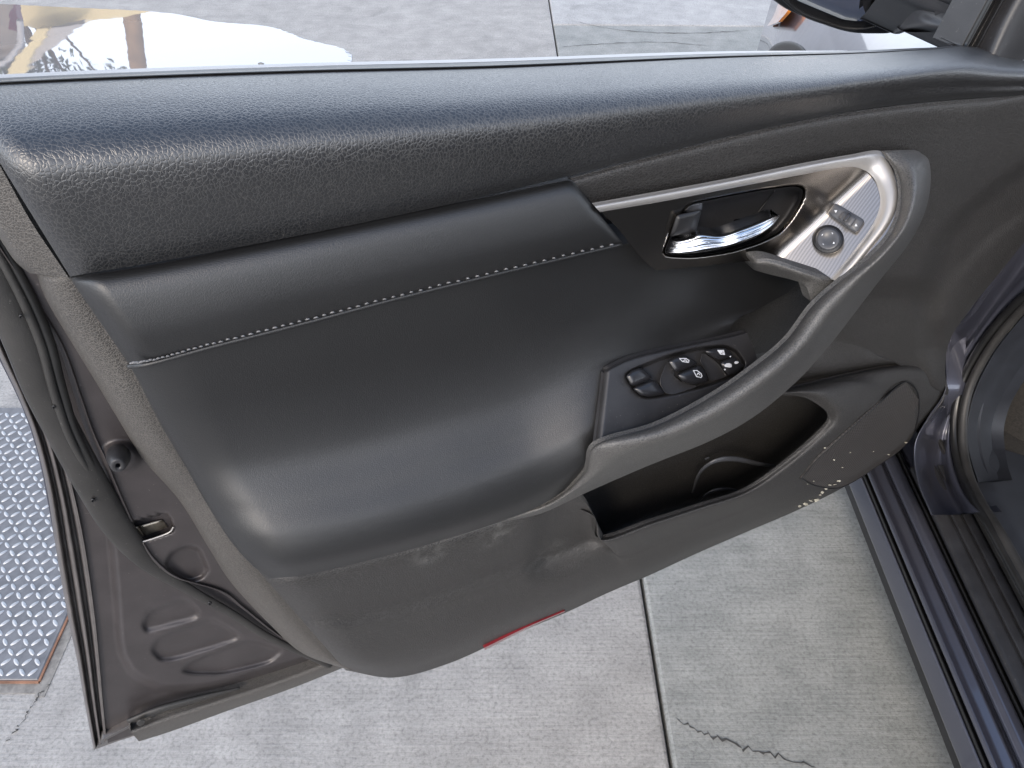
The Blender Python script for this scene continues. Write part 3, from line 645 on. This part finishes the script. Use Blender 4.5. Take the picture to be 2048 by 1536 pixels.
pblob(1457, 731, 7, 4.6, door); pblob(1473, 725, 4.5, 3.2, door); pblob(1450, 739, 2.2, 1.6, door); pblob(1461, 713, 1.6, 1.4, door)

# --- pull handle
hi_ = [(1768, 306), (1797, 350), (1802, 410), (1782, 468), (1735, 520), (1676, 566), (1624, 613), (1573, 680), (1510, 733), (1425, 792), (1314, 850), (1192, 889), (1168, 946), (1100, 1004), (1000, 1042), (880, 1082)]
ho_ = [(1838, 303), (1858, 322), (1861, 372), (1848, 430), (1815, 492), (1760, 560), (1705, 632), (1650, 702), (1590, 766), (1510, 832), (1420, 882), (1300, 930), (1180, 982), (1085, 1026), (1000, 1046), (880, 1086)]
hi_ = np.array(hi_, float); ho_ = np.array(ho_, float); n_ = len(hi_)
wi = np.array([.020, .030, .040, .052, .066, .078, .074, .079, .082, .084, .085, .081, .066, .052, .046, .042])
wi[:6] = np.array([.019+.050*np.where(d < 0, 0, np.where(d < 40, d*d/80, d-20))/125 for d in ((hi_[:6, 0]-1505)*.67+(hi_[:6, 1]-520)*.74)])+.003
bu = np.array([.004, .008, .012, .014, .016, .017, .019, .021, .023, .023, .020, .014, .006, .002, .0, .0])
wo_ = np.array([.002, .002, .006, .012, .022, .034, .044, .054, .060, .062, .058, .050, .042, .036, .034, .034])
rows = []
for t, a in ((0, 0), (.05, .38), (.22, .80), (.45, 1.0), (.6, .90), (.8, .15), (1, None)):
    base = wi if a is not None else wo_
    w = wi+bu*a if a is not None else wo_
    if t == .6: w = wi*.93+wo_*.07+bu*.7
    if t == .8: w = wi*.7+wo_*.3+bu*.2
    rows.append(np.column_stack([hi_+(ho_-hi_)*t, w]))
patch('pull_handle', rows, M['grip'], door, nu=150, nv=36, skirt=.004)
k0, k1 = 3, 9
patch('handle_liner', [np.column_stack([hi_[k0:k1], wi[k0:k1]-.001]), np.column_stack([hi_[k0:k1]+[2, 3], wi[k0:k1]-.03])], M['satin'], door, nu=50, nv=6, skirt=0)
ar0 = np.array([(1500, 521), (1540, 518), (1600, 536), (1650, 552), (1690, 566)], float); ar1 = np.array([(1508, 540), (1540, 549), (1585, 560), (1611, 572), (1624, 606)], float)
patch('handle_bracket', [np.column_stack([ar0, [.030, .038, .052, .062, .066]]), np.column_stack([ar0*.6+ar1*.4, [.032, .040, .054, .063, .067]]), np.column_stack([ar1, [.022, .030, .045, .056, .064]])], M['grip'], door, nu=50, nv=16, skirt=.012, roll={'l': (.012, .1)})
tube('handle_seam', [(1690, 562, .083), (1665, 590, .0820), (1640, 624, .0800)], .0006, M['black'], door, n=16, m=6)

# --- bezel with release lever and mirror controls
bz = [[(1192, 413), (1320, 391), (1450, 366), (1570, 343), (1660, 327), (1720, 316), (1780, 316)],
      [(1240, 462), (1340, 440), (1460, 415), (1580, 395), (1670, 385), (1740, 380), (1800, 385)],
      [(1282, 515), (1360, 495), (1460, 475), (1570, 460), (1650, 455), (1720, 460), (1780, 460)],
      [(1314, 541), (1400, 533), (1500, 522), (1550, 522), (1605, 539), (1640, 551), (1688, 565)]]
cup = rounded([(1340, 470), (1357, 436), (1378, 410), (1406, 402), (1516, 381), (1593, 371), (1609, 379), (1604, 402), (1582, 438), (1558, 466), (1516, 486), (1461, 503), (1388, 514), (1324, 511)], .3, 4)
def tilt(px, py):
    d = (np.asarray(px)-1505)*.67+(np.asarray(py)-520)*.74
    return .019+.050*np.where(d < 0, 0, np.where(d < 40, d*d/80, d-20))/125
def dsp_bz(px, py): return tilt(px, py)+press(cup, -.034, 7)(px, py)
patch('handle_bezel', [np.column_stack([np.array(r, float), [0]*7]) for r in bz], M['bezel'], door, nu=220, nv=130, disp=dsp_bz, skirt=.003)
so_ = np.array([(1186, 409), (1320, 385), (1470, 357), (1600, 330), (1700, 312), (1765, 304), (1790, 340), (1800, 395), (1784, 446), (1738, 505), (1690, 566)], float)
si_ = np.array([(1200, 424), (1330, 402), (1470, 375), (1600, 350), (1690, 334), (1728, 340), (1752, 362), (1764, 402), (1752, 446), (1712, 503), (1664, 560)], float)
def wtl(p): return tilt(p[:, 0], p[:, 1])
patch('silver_trim', [np.column_stack([so_, wtl(so_)-.002]), np.column_stack([so_*.75+si_*.25, wtl(so_*.75+si_*.25)+.0018]), np.column_stack([so_*.3+si_*.7, wtl(so_*.3+si_*.7)+.0024]), np.column_stack([si_, wtl(si_)+.001])], M['silver'], door, nu=120, nv=16, skirt=.002)
cc = cup.mean(0)
cr = [np.column_stack([cc+(cup-cc)*s, tilt(*(cc+(cup-cc)*s).T)+o]) for s, o in ((.985, -.003), (.95, -.018), (.88, -.027), (.6, -.030), (.05, -.031))]
cr = [np.concatenate([q, q[:1]]) for q in cr]
patch('handle_cup', cr, M['satin'], door, nu=110, nv=24, skirt=0)
tube('cup_seam', [(1549, 381, -.003), (1535, 400, -.009), (1510, 432, -.009), (1490, 447, -.008), (1460, 455, -.006)], .0006, M['black'], door, n=30, m=6)
pv = plate('lever_pivot', [(1352, 430), (1404, 418), (1392, 464), (1338, 474)], -.003, .026, M['black'], door, r=.12, n=4)
plate('lever_stop', [(1364, 424), (1380, 408), (1406, 404), (1404, 420), (1386, 424)], -.007, .018, M['switch'], door, r=.2, n=4)
lv0 = np.array([(1337, 474), (1362, 475), (1384, 470), (1398, 464), (1440, 468), (1480, 456), (1520, 441), (1546, 431), (1558, 429)], float)
lv1 = np.array([(1323, 510), (1352, 511), (1384, 509), (1412, 505), (1448, 497), (1482, 487), (1515, 474), (1542, 455), (1559, 434)], float)
lw = np.array([.004, .014, .019, .022, .026, .030, .030, .026, .018])+.009
patch('release_lever', [np.column_stack([lv0+(lv1-lv0)*t, lw+o]) for t, o in ((0, -.014), (.08, -.004), (.25, .0), (.45, -.001), (.6, .001), (.72, -.0025), (.85, -.0015), (.95, -.006), (1, -.014))], M['chrome'], door, nu=80, nv=50, skirt=.010, roll={'l': (.012, .06)})
def tp(o=0.0): return lambda x, y: tilt(x, y)+o
ms = plate('mirror_selector', [(1654, 427), (1671, 405), (1731, 441), (1713, 468)], tp(-.001), .0035, M['switch'], door, r=.18, n=5, inset=.95)
plate('selector_slider', [(1675, 437), (1687, 422), (1714, 436), (1700, 455)], tp(.0025), .0022, M['switch'], door, r=.2, n=4)
plate('selector_ridge', [(1684, 441), (1697, 424), (1704, 428), (1691, 446)], tp(.0045), .0035, M['button'], door, r=.3, n=4)
mk = plate('mirror_knob', [(1656+32*math.cos(a), 479+29.5*math.sin(a)) for a in np.linspace(0, 2*math.pi, 36, endpoint=False)], tp(-.001), .005, M['black'], door, r=0, inset=.9)
plate('knob_face', [(1656.5+25*math.cos(a), 478+23.5*math.sin(a)) for a in np.linspace(0, 2*math.pi, 36, endpoint=False)], tp(.0035), .0035, M['switch'], door, r=0, inset=.78, dome=-.001)
def tri(cx, cy, s, flip, o, parent):
    k = -1 if flip else 1
    return plate('arrow_mark', [(cx-s, cy+k*-s*.8), (cx+s, cy+k*-s*.8), (cx, cy+k*s)], tp(o), .0004, M['white'], parent, r=0, inset=.97)
for (x, y, fl) in ((1644, 469.5, False), (1665, 466, False), (1646, 489, True), (1667.5, 485.5, True)): tri(x, y, 2.5, fl, .0062, door)
tri(1671.5, 423, 3.2, False, .0026, door); tri(1712, 450, 3.2, True, .0026, door)

# --- red reflector on the bottom edge
patch('reflector', [np.array([(968, 1296, -.010), (1050, 1256, -.010), (1130, 1222, -.010)]), np.array([(970, 1300, -.022), (1050, 1260, -.022), (1130, 1225, -.022)])], M['red'], door, nu=20, nv=5, skirt=.01)
# --- outer skin so that the door has its far side
skl = [(-140, 165, -.10), (-145, 470, -.118), (-4, 715, -.122), (68, 880, -.122), (110, 1085, -.121), (142, 1255, -.120), (186, 1492, -.114)]
skr = [(2100, 95, -.10), (2080, 300, -.13), (2040, 500, -.13), (1980, 640, -.13), (1920, 720, -.13), (1880, 770, -.13), (1840, 830, -.12)]
rows = []
for i, (a, b) in enumerate(zip(skl, skr)):
    q = np.array([np.array(a)*(1-t)+np.array(b)*t for t in (0, .25, .5, .75, 1)])
    if i < 1: q[:, 1] = (168, 146, 128, 112, 95)
    if i == 6: q[:, 1] = (1492, 1300, 1140, 985, 830)
    if i == 5: q[:, 1] = (1255, 1180, 1060, 920, 770)
    rows.append(q)
patch('outer_skin', rows, M['gloss'], door, nu=40, nv=30, skirt=0)
# --- wing mirror, window channel and sail panel
mo = [(1520, -120), (1530, -30), (1546, 0), (1572, 18), (1623, 41), (1685, 61), (1726, 67), (1777, 67), (1830, 50), (1880, 0), (1900, -120)]
def wm(o): return lambda x, y: o+.00032*(np.asarray(x, float)-1690)
mir = plate('wing_mirror', mo, wm(-.34), .05, M['black'], door, r=.2, inset=.97, depth=.06, bev=.2)
mg = [(1560, -120), (1575, -20), (1591, 0), (1634, 18), (1685, 39), (1716, 43), (1746, 39), (1777, 22), (1802, -2), (1850, -120)]
def wmir(x, y): return -.2893+.00000*np.asarray(x)
plate('mirror_glass', mg, wm(-.2893), .003, M['mirror'], door, r=.2, inset=.99)
tube('mirror_rim', [(a, b, c+.00032*(a-1690)) for a, b, c in [(1555, -14, -.287), (1600, 24, -.287), (1650, 44, -.287), (1690, 56, -.287), (1730, 57, -.287), (1765, 46, -.287), (1800, 20, -.287), (1830, -10, -.287)]], .0022, M['glossrub'], door, n=50, m=8)
tube('mirror_rim', [(a, b, c+.00032*(a-1690)) for a, b, c in [(1548, -4, -.296), (1575, 14, -.296), (1625, 36, -.296), (1686, 57, -.296), (1728, 63, -.296), (1772, 60, -.296), (1800, 40, -.296), (1822, 12, -.296)]], .0022, M['switch'], door, n=50, m=8)
patch('mirror_arm', [np.array([(1782, 66, -.22), (1800, 52, -.19), (1832, 22, -.16), (1880, 26, -.12), (1950, 30, -.08)]), np.array([(1790, 68, -.21), (1815, 60, -.17), (1850, 55, -.13), (1900, 62, -.10), (1952, 70, -.075)]), np.array([(1798, 68, -.23), (1822, 62, -.20), (1852, 74, -.17), (1880, 96, -.12), (1945, 100, -.075)])], M['satin'], door, nu=40, nv=24, skirt=.05)
patch('mirror_arm', [np.array([(1780, -60, -.24), (1850, -60, -.20), (1960, -60, -.10), (2000, -60, -.08)]), np.array([(1790, 60, -.24), (1832, 24, -.18), (1880, 30, -.13), (1940, 32, -.09)])], M['black'], door, nu=20, nv=12, skirt=.05)
for a, b, w, m in ((0, 14, -.066, 'satin'), (14, 22, -.060, 'glossrub'), (22, 34, -.064, 'strip'), (34, 41, -.058, 'black')):
    q0, q1 = np.array([(1915+a, 98), (1995+a, -50)], float), np.array([(1915+b, 98), (1995+b, -50)], float)
    patch('window_channel', [np.column_stack([q0, [w]*2]), np.column_stack([(q0+q1)/2, [w+.003]*2]), np.column_stack([q1, [w]*2])], M[m], door, nu=8, nv=8, skirt=.03)
patch('sail_panel', [np.array([(1956, 100, -.058), (1995, 20, -.062), (2040, -60, -.066)]), np.array([(1992, 110, -.040), (2030, 40, -.045), (2080, -60, -.05)]), np.array([(2030, 128, -.042), (2080, 90, -.045), (2140, -60, -.05)])], M['satin'], door, nu=24, nv=20, skirt=.03)

# ================================================================== CAR BODY
def sill_profile(name, pts, mat, y0=-1.6, y1=1.02, py=1107.0, close=None, **k):
    z1 = (rays(1024., py))[2]; P = []
    for px, h in pts: P.append(((px-1024)/F_PX*(CAM_H-h)/(-z1), h))
    if close: P += close
    P = np.array(P); ys = np.linspace(y0, y1, 30); n = len(P)
    V = [(p[0], y, p[1]) for y in ys for p in P]
    F = [(i*n+j, (i+1)*n+j, (i+1)*n+j+1, i*n+j+1) for i in range(len(ys)-1) for j in range(n-1)]
    return build(name, V, F, mat, car, **k)
def fillet(pts, r=.25):
    P = np.array(pts, float); out = [P[0]]
    for i in range(1, len(P)-1):
        for t in (0, .33, .66, 1): a = P[i]+(P[i-1]-P[i])*r; b = P[i]+(P[i+1]-P[i])*r; out.append((1-t)**2*a+2*t*(1-t)*P[i]+t*t*b)
    out.append(P[-1]); return [tuple(q) for q in out]
sill_profile('rocker_panel', fillet([(1757, .182), (1752, .188), (1764, .203), (1787, .228), (1791, .216), (1799, .220), (1802, .247), (1812, .253), (1820, .243), (1842, .249), (1845, .238), (1848, .240), (1851, .262), (1868, .271), (1884, .270), (1887, .252), (1900, .252), (1908, .27)]), M['gloss'], close=[(.66, .27), (.70, .22)])
sill_profile('sill_seal', fillet([(1788, .214), (1790, .230), (1795, .236), (1799, .228), (1800, .21)]), M['glossrub'])
sill_profile('sill_seal', fillet([(1885, .24), (1887, .270), (1892, .277), (1897, .270), (1899, .24)]), M['glossrub'])
sp_ = [(1898, .26), (1899, .288), (1906, .296), (1935, .299), (1936.5, .295), (1939, .295), (1940.5, .299), (1960, .300), (1961.5, .296), (1964, .296), (1965.5, .300), (1984, .300), (1988, .292), (1989, .27)]
sill_profile('step_plate', fillet(sp_, .3), M['satin'], y1=.735)
sill_profile('sill_seal', fillet([(1986, .26), (1988, .302), (1996, .314), (2006, .312), (2011, .295), (2013, .26)]), M['rubber'], y1=.78)
sill_profile('sill_trim', fillet([(2010, .26), (2014, .298), (2026, .306), (2060, .30), (2110, .27), (2180, .24)]), M['navy'], y1=.80)
V, F = boxv(.575, 2.2, -3.0, 2.4, .15, .18); build('underbody', V, F, M['black'], car, smooth=False)
V, F = boxv(.70, 2.1, -1.4, 1.25, .215, .245); build('floor_carpet', V, F, M['carpet'], car, smooth=False)
# hinge pillar painted
PL = [(2150, 270, .62), (2060, 420, .62), (2000, 522, .615), (1940, 614, .61), (1896, 656, .60), (1892, 710, .60), (1890, 780, .60), (1855, 835, .59), (1828, 890, .58), (1834, 960, .57), (1862, 1030, .56)]
PR = [(2150, 510, .70), (2060, 578, .70), (2010, 622, .70), (1962, 680, .695), (1925, 745, .69), (1908, 800, .685), (1903, 850, .68), (1905, 895, .675), (1914, 940, .665), (1932, 985, .65), (1962, 1024, .635)]
PL = np.array(PL); PR = np.array(PR)
patch('hinge_pillar', [PL+[0, 0, .05], PL, PL*.93+PR*.07-[0, 0, .004], PL*.7+PR*.3+[0, 0, .022], PL*.4+PR*.6+[0, 0, .026], PL*.2+PR*.8+[0, 0, .004], PR-[0, 0, .002], PR+[0, 0, .03]], M['gloss'], car, nu=90, nv=50, proj=on_side, skirt=.03, back=(1, 0, 0))
SE = [(2150, 520, .69), (2060, 585, .69), (2012, 630, .69), (1966, 688, .685), (1930, 752, .68), (1914, 805, .675), (1909, 855, .67), (1913, 905, .665), (1926, 955, .655), (1950, 1005, .64), (1985, 1060, .632), (2035, 1150, .632), (2140, 1340, .632)]
tube('door_seal', SE, .0065, M['glossrub'], car, n=80, m=12, proj=on_side, axis=(1, 0, 0))
SE2 = [(p[0]+16, p[1]+6, p[2]+.004) for p in SE]
tube('door_seal', SE2, .0062, M['rubber'], car, n=80, m=12, proj=on_side, axis=(1, 0, 0))
KP0 = np.array([(2160, 545, .70), (2068, 612, .70), (2026, 655, .70), (1985, 710, .70), (1952, 775, .695), (1938, 825, .69), (1934, 870, .685), (1940, 915, .68), (1956, 965, .67)])
KP1 = np.array([(2200, 600, .75), (2110, 640, .76), (2080, 680, .77), (2040, 735, .775), (2000, 800, .775), (1984, 850, .775), (1984, 890, .77), (1990, 930, .755), (1998, 960, .73)])
patch('kick_panel', [KP0+[0, 0, .02], KP0, KP0*.9+KP1*.1-[0, 0, .002], KP0*.5+KP1*.5, KP1], M['navy'], car, nu=60, nv=30, proj=on_side, skirt=.02, back=(1, 0, 0))
patch('footwell_carpet', [np.array([(2020, 690, .85), (2120, 690, .9)]), np.array([(2000, 800, .83), (2120, 800, .9)]), np.array([(1980, 960, .80), (2120, 1000, .88)])], M['carpet'], car, nu=30, nv=30, proj=on_side, skirt=.03, back=(1, 0, 0))
tube('footwell_trim', [(2004, 745, .80), (2000, 800, .80), (1996, 850, .80), (1992, 905, .80)], .0025, M['switch'], car, n=30, m=8, proj=on_side)
tube('bonnet_lever', [(1990, 808, .785), (1985, 845, .782), (1986, 888, .785)], [.003, .007, .003], M['chrome'], car, n=24, m=10, proj=on_side)
patch('dash_trim', [np.array([(2015, 668, .74), (2040, 600, .74), (2100, 570, .74)]), np.array([(2040, 662, .76), (2080, 640, .76), (2120, 620, .76)])], M['beige'], car, nu=10, nv=8, proj=on_side, skirt=.02, back=(1, 0, 0))
# front wing seen past the mirror, wheel below it
WT = [(1560, -60, .90), (1600, -40, .81), (1660, -40, .77), (1740, -40, .75), (1840, -30, .74), (1960, -20, .74)]
WB = [(1500, 150, .80), (1530, 150, .70), (1580, 150, .64), (1700, 160, .62), (1820, 170, .615), (1960, 180, .615)]
WT = np.array(WT, float); WB = np.array(WB, float)
wingm = plain('wing_paint', (.05, .05, .06), .16, metal=.9, coat=1.0, wear=.05)
patch('front_wing', [WT, WT*.6+WB*.4-[0, 0, .006], WT*.3+WB*.7-[0, 0, .006], WB], M['gloss'], car, nu=60, nv=30, proj=on_side, skirt=.08, back=(1, 0, 0))
wh = plate('front_wheel', [(1575+42*math.cos(a), 118+36*math.sin(a)) for a in np.linspace(0, 2*math.pi, 30, endpoint=False)], .618, -.012, M['rubber'], car, proj=on_side, r=0, inset=.75)
lampm = plain('amber_lens', (.9, .30, .04), .1, coat=1.0)
patch('headlamp', [np.array([(1556, 8, .80), (1568, 4, .755), (1580, 14, .72)]), np.array([(1546, 34, .79), (1556, 32, .75), (1572, 26, .715)]), np.array([(1534, 52, .785), (1542, 50, .75), (1556, 44, .71)])], lampm, car, nu=12, nv=10, proj=on_side, skirt=.01, back=(1, 0, 0))

# ================================================================== what the water mirrors
def prism(name, P, r, mat, parent=None, **k):
    return tube(name, P, r, mat, parent, proj=None, axis=(0, 1, 0), **k)
wood = plain('weathered_wood', (.30, .19, .11), .85, wear=.3, scale=6)
a = mirrored(265., 36., 11.0); b = mirrored(279., 150., 11.0); d = b-a
pole = empty('utility_pole', (a[0]-d[0]*.6, 11.0, 0))
tag(pole, 'brown wooden utility pole mirrored in the puddle', 'pole')
base = a-d*(a[2]/d[2]); top = a+d*2.5
prism('pole_shaft', [base, (base+top)/2, top], .115, wood, pole, n=12, m=14)
prism('cross_arm', [top+[-.9, 0, -.5], top+[0, 0, -.48], top+[.9, 0, -.46]], .06, wood, pole, n=6, m=8)
# tree
bark = plain('bark', (.13, .09, .06), .9, wear=.4, scale=12)
leafm = plain('leaf_green', (.085, .10, .03), .6, wear=.5, scale=3)
cpt = mirrored(120., 105., 16.0); tr = empty('broadleaf_tree', (cpt[0]-1.0, 16, 0))
tag(tr, 'leafy green tree mirrored in the left end of the puddle', 'tree')
tb = np.array([cpt[0]-1.0, 16, 0.]); prism('trunk', [tb, tb+[.1, 0, 1.5], tb+[.3, .1, 3.2], tb+[.5, 0, 5.0]], [.22, .18, .14, .06], bark, tr, n=20, m=10)
V = []; F = []
cl = [np.array([cpt[0]+random.gauss(-.9, .8), 16+random.gauss(0, .7), cpt[2]+random.gauss(.9, 1.0)]) for _ in range(34)]
for c in cl:
    for _ in range(130):
        p = c+np.random.normal(0, .26, 3); q = np.random.normal(0, 1, 3); q /= np.linalg.norm(q); s = np.cross(q, np.random.normal(0, 1, 3)); s /= np.linalg.norm(s)
        k = len(V); V += [p-q*.09, p+s*.035, p+q*.09, p-s*.035]; F.append((k, k+1, k+2, k+3))
build('crown', V, F, leafm, tr, smooth=False, kind='stuff')
for c in cl[:10]: prism('limb', [tb+[.3, 0, 2.6], (tb+c)/2+[.2, 0, 1.4], c], [.07, .04, .012], bark, tr, n=10, m=6)


# ------------------------------------------------------------------ the rest of the car beside the photographer
def cabin(name, V, F, mat): return build(name, V, F, mat, car, smooth=False)
def slabx(name, poly, x, th, mat):
    """outline in the (y, z) plane given thickness along x, with x leaning inwards with height"""
    n = len(poly); lean = lambda z: max(0, z-.95)*.32
    V = [(x+lean(z), y, z) for y, z in poly]+[(x+th+lean(z), y, z) for y, z in poly]
    F = [tuple(range(n)), tuple(range(2*n-1, n-1, -1))]+[(i, i+n, (i+1) % n+n, (i+1) % n) for i in range(n)]
    return cabin(name, V, F, mat)
slabx('rear_door', [(-.62, .22), (-1.5, .25), (-1.62, .95), (-.66, .95)], .585, .10, M['gloss'])
slabx('centre_pillar', [(-.40, .20), (-.60, .20), (-.66, .95), (-.64, 1.42), (-.54, 1.42), (-.50, .95)], .60, .12, M['gloss'])
slabx('roof_rail', [(.10, 1.36), (-.54, 1.42), (-1.4, 1.38), (-1.4, 1.44), (-.5, 1.48), (.10, 1.43)], .61, .08, M['gloss'])
slabx('front_pillar', [(.92, .92), (.10, 1.36), (.10, 1.43), (1.06, .92)], .62, .08, M['gloss'])
V, F = boxv(.80, 2.0, -1.5, .15, 1.43, 1.47, .02); cabin('roof_panel', V, F, M['gloss'])
V, F = boxv(.82, 1.32, -.62, .02, .30, .56, .05); cabin('seat_cushion', V, F, M['carpet'])
V, F = boxv(.84, 1.30, -.80, -.58, .50, 1.15, .06); cabin('seat_backrest', V, F, M['carpet'])
prof = fillet([(1.0, .90), (.78, .945), (.60, .93), (.52, .86), (.50, .76), (.58, .66), (.70, .62), (1.0, .60)], .35)
xs = np.linspace(.76, 2.05, 12); n_ = len(prof)
V = [(x, y, z+.012*math.sin(6*x)) for x in xs for y, z in prof]
F = [(i*n_+j, (i+1)*n_+j, (i+1)*n_+(j+1) % n_, i*n_+(j+1) % n_) for i in range(11) for j in range(n_)]+[tuple(range(n_)), tuple(range(11*n_, 12*n_))[::-1]]
build('dashboard', V, F, M['satin'], car)
wc = np.array([1.08, .34, .84]); wa = np.array([0, .45, .89]); wb_ = np.array([1., 0, 0])
ring = [wc+.185*(math.cos(a)*wb_+math.sin(a)*wa) for a in np.linspace(0, 2*math.pi, 25)]
sw = tube('steering_wheel', ring, .016, M['pad'], car, n=80, m=10, proj=None, axis=(0, .89, -.45))
for a in (.0, math.pi, -math.pi/2): tube('wheel_spoke', [wc, wc+.09*(math.cos(a)*wb_+math.sin(a)*wa), wc+.18*(math.cos(a)*wb_+math.sin(a)*wa)], [.05, .025, .016], M['satin'], sw, n=10, m=10, proj=None, axis=(0, .89, -.45), flat=.5)
tube('steering_column', [wc+[0, .03, -.01], wc+[0, .12, -.06], wc+[0, .26, -.12]], [.04, .055, .06], M['satin'], car, n=10, m=12, proj=None, axis=(1, 0, 0))
V, F = boxv(.70, 2.1, .95, 1.10, .2, .92, .02); cabin('bulkhead', V, F, M['navy'])

def mir_patch(name, rows, mat, parent, nu=12, nv=8): return patch(name, rows, mat, parent, nu=nu, nv=nv, proj=mirrored, skirt=.1, back=(0, 1, 0))
gold = plain('sunlit_cream_paint', (.82, .66, .36), .6, wear=.05)
greyp = plain('grey_soffit_paint', (.48, .45, .44), .6, wear=.05)
can = empty('forecourt_canopy', (-4.5, 9, 0)); tag(can, 'cream and grey canopy on a slanting post, mirrored at the left end of the puddle', 'canopy')
mir_patch('canopy_post', [np.array([(10, 150, 9.), (75, 60, 9.)]), np.array([(44, 150, 9.), (98, 60, 9.)])], gold, can)
mir_patch('canopy_fascia', [np.array([(34, 0, 9.3), (100, -4, 9.3), (330, 20, 9.3)]), np.array([(40, 52, 9.3), (110, 62, 9.3), (190, 44, 9.3)])], gold, can)
mir_patch('canopy_soffit', [np.array([(98, 60, 9.1), (168, 50, 9.1)]), np.array([(48, 142, 9.1), (80, 118, 9.1)])], greyp, can)
brown = plain('brown_body_paint', (.16, .11, .07), .4, coat=.5, wear=.3, scale=4)
fc = empty('brown_hatchback', (-4.6, 8, 0)); tag(fc, 'brown car with red tail lamp mirrored at the far left edge of the puddle', 'car')
mir_patch('rear_body', [np.array([(-140, -10, 8.2), (30, -10, 8.2)]), np.array([(-140, 150, 8.2), (42, 110, 8.2)])], brown, fc)
mir_patch('tail_lamp', [np.array([(20, 22, 8.0), (32, 12, 8.1)]), np.array([(18, 62, 8.0), (40, 66, 8.1)])], M['red'], fc)
tube('rear_bumper', mirrored(np.array([40., 42., 30., 5., -60.]), np.array([40., 72., 105., 128., 140.]), np.array([8.]*5)), .03, greyp, fc, n=30, m=8, proj=None)
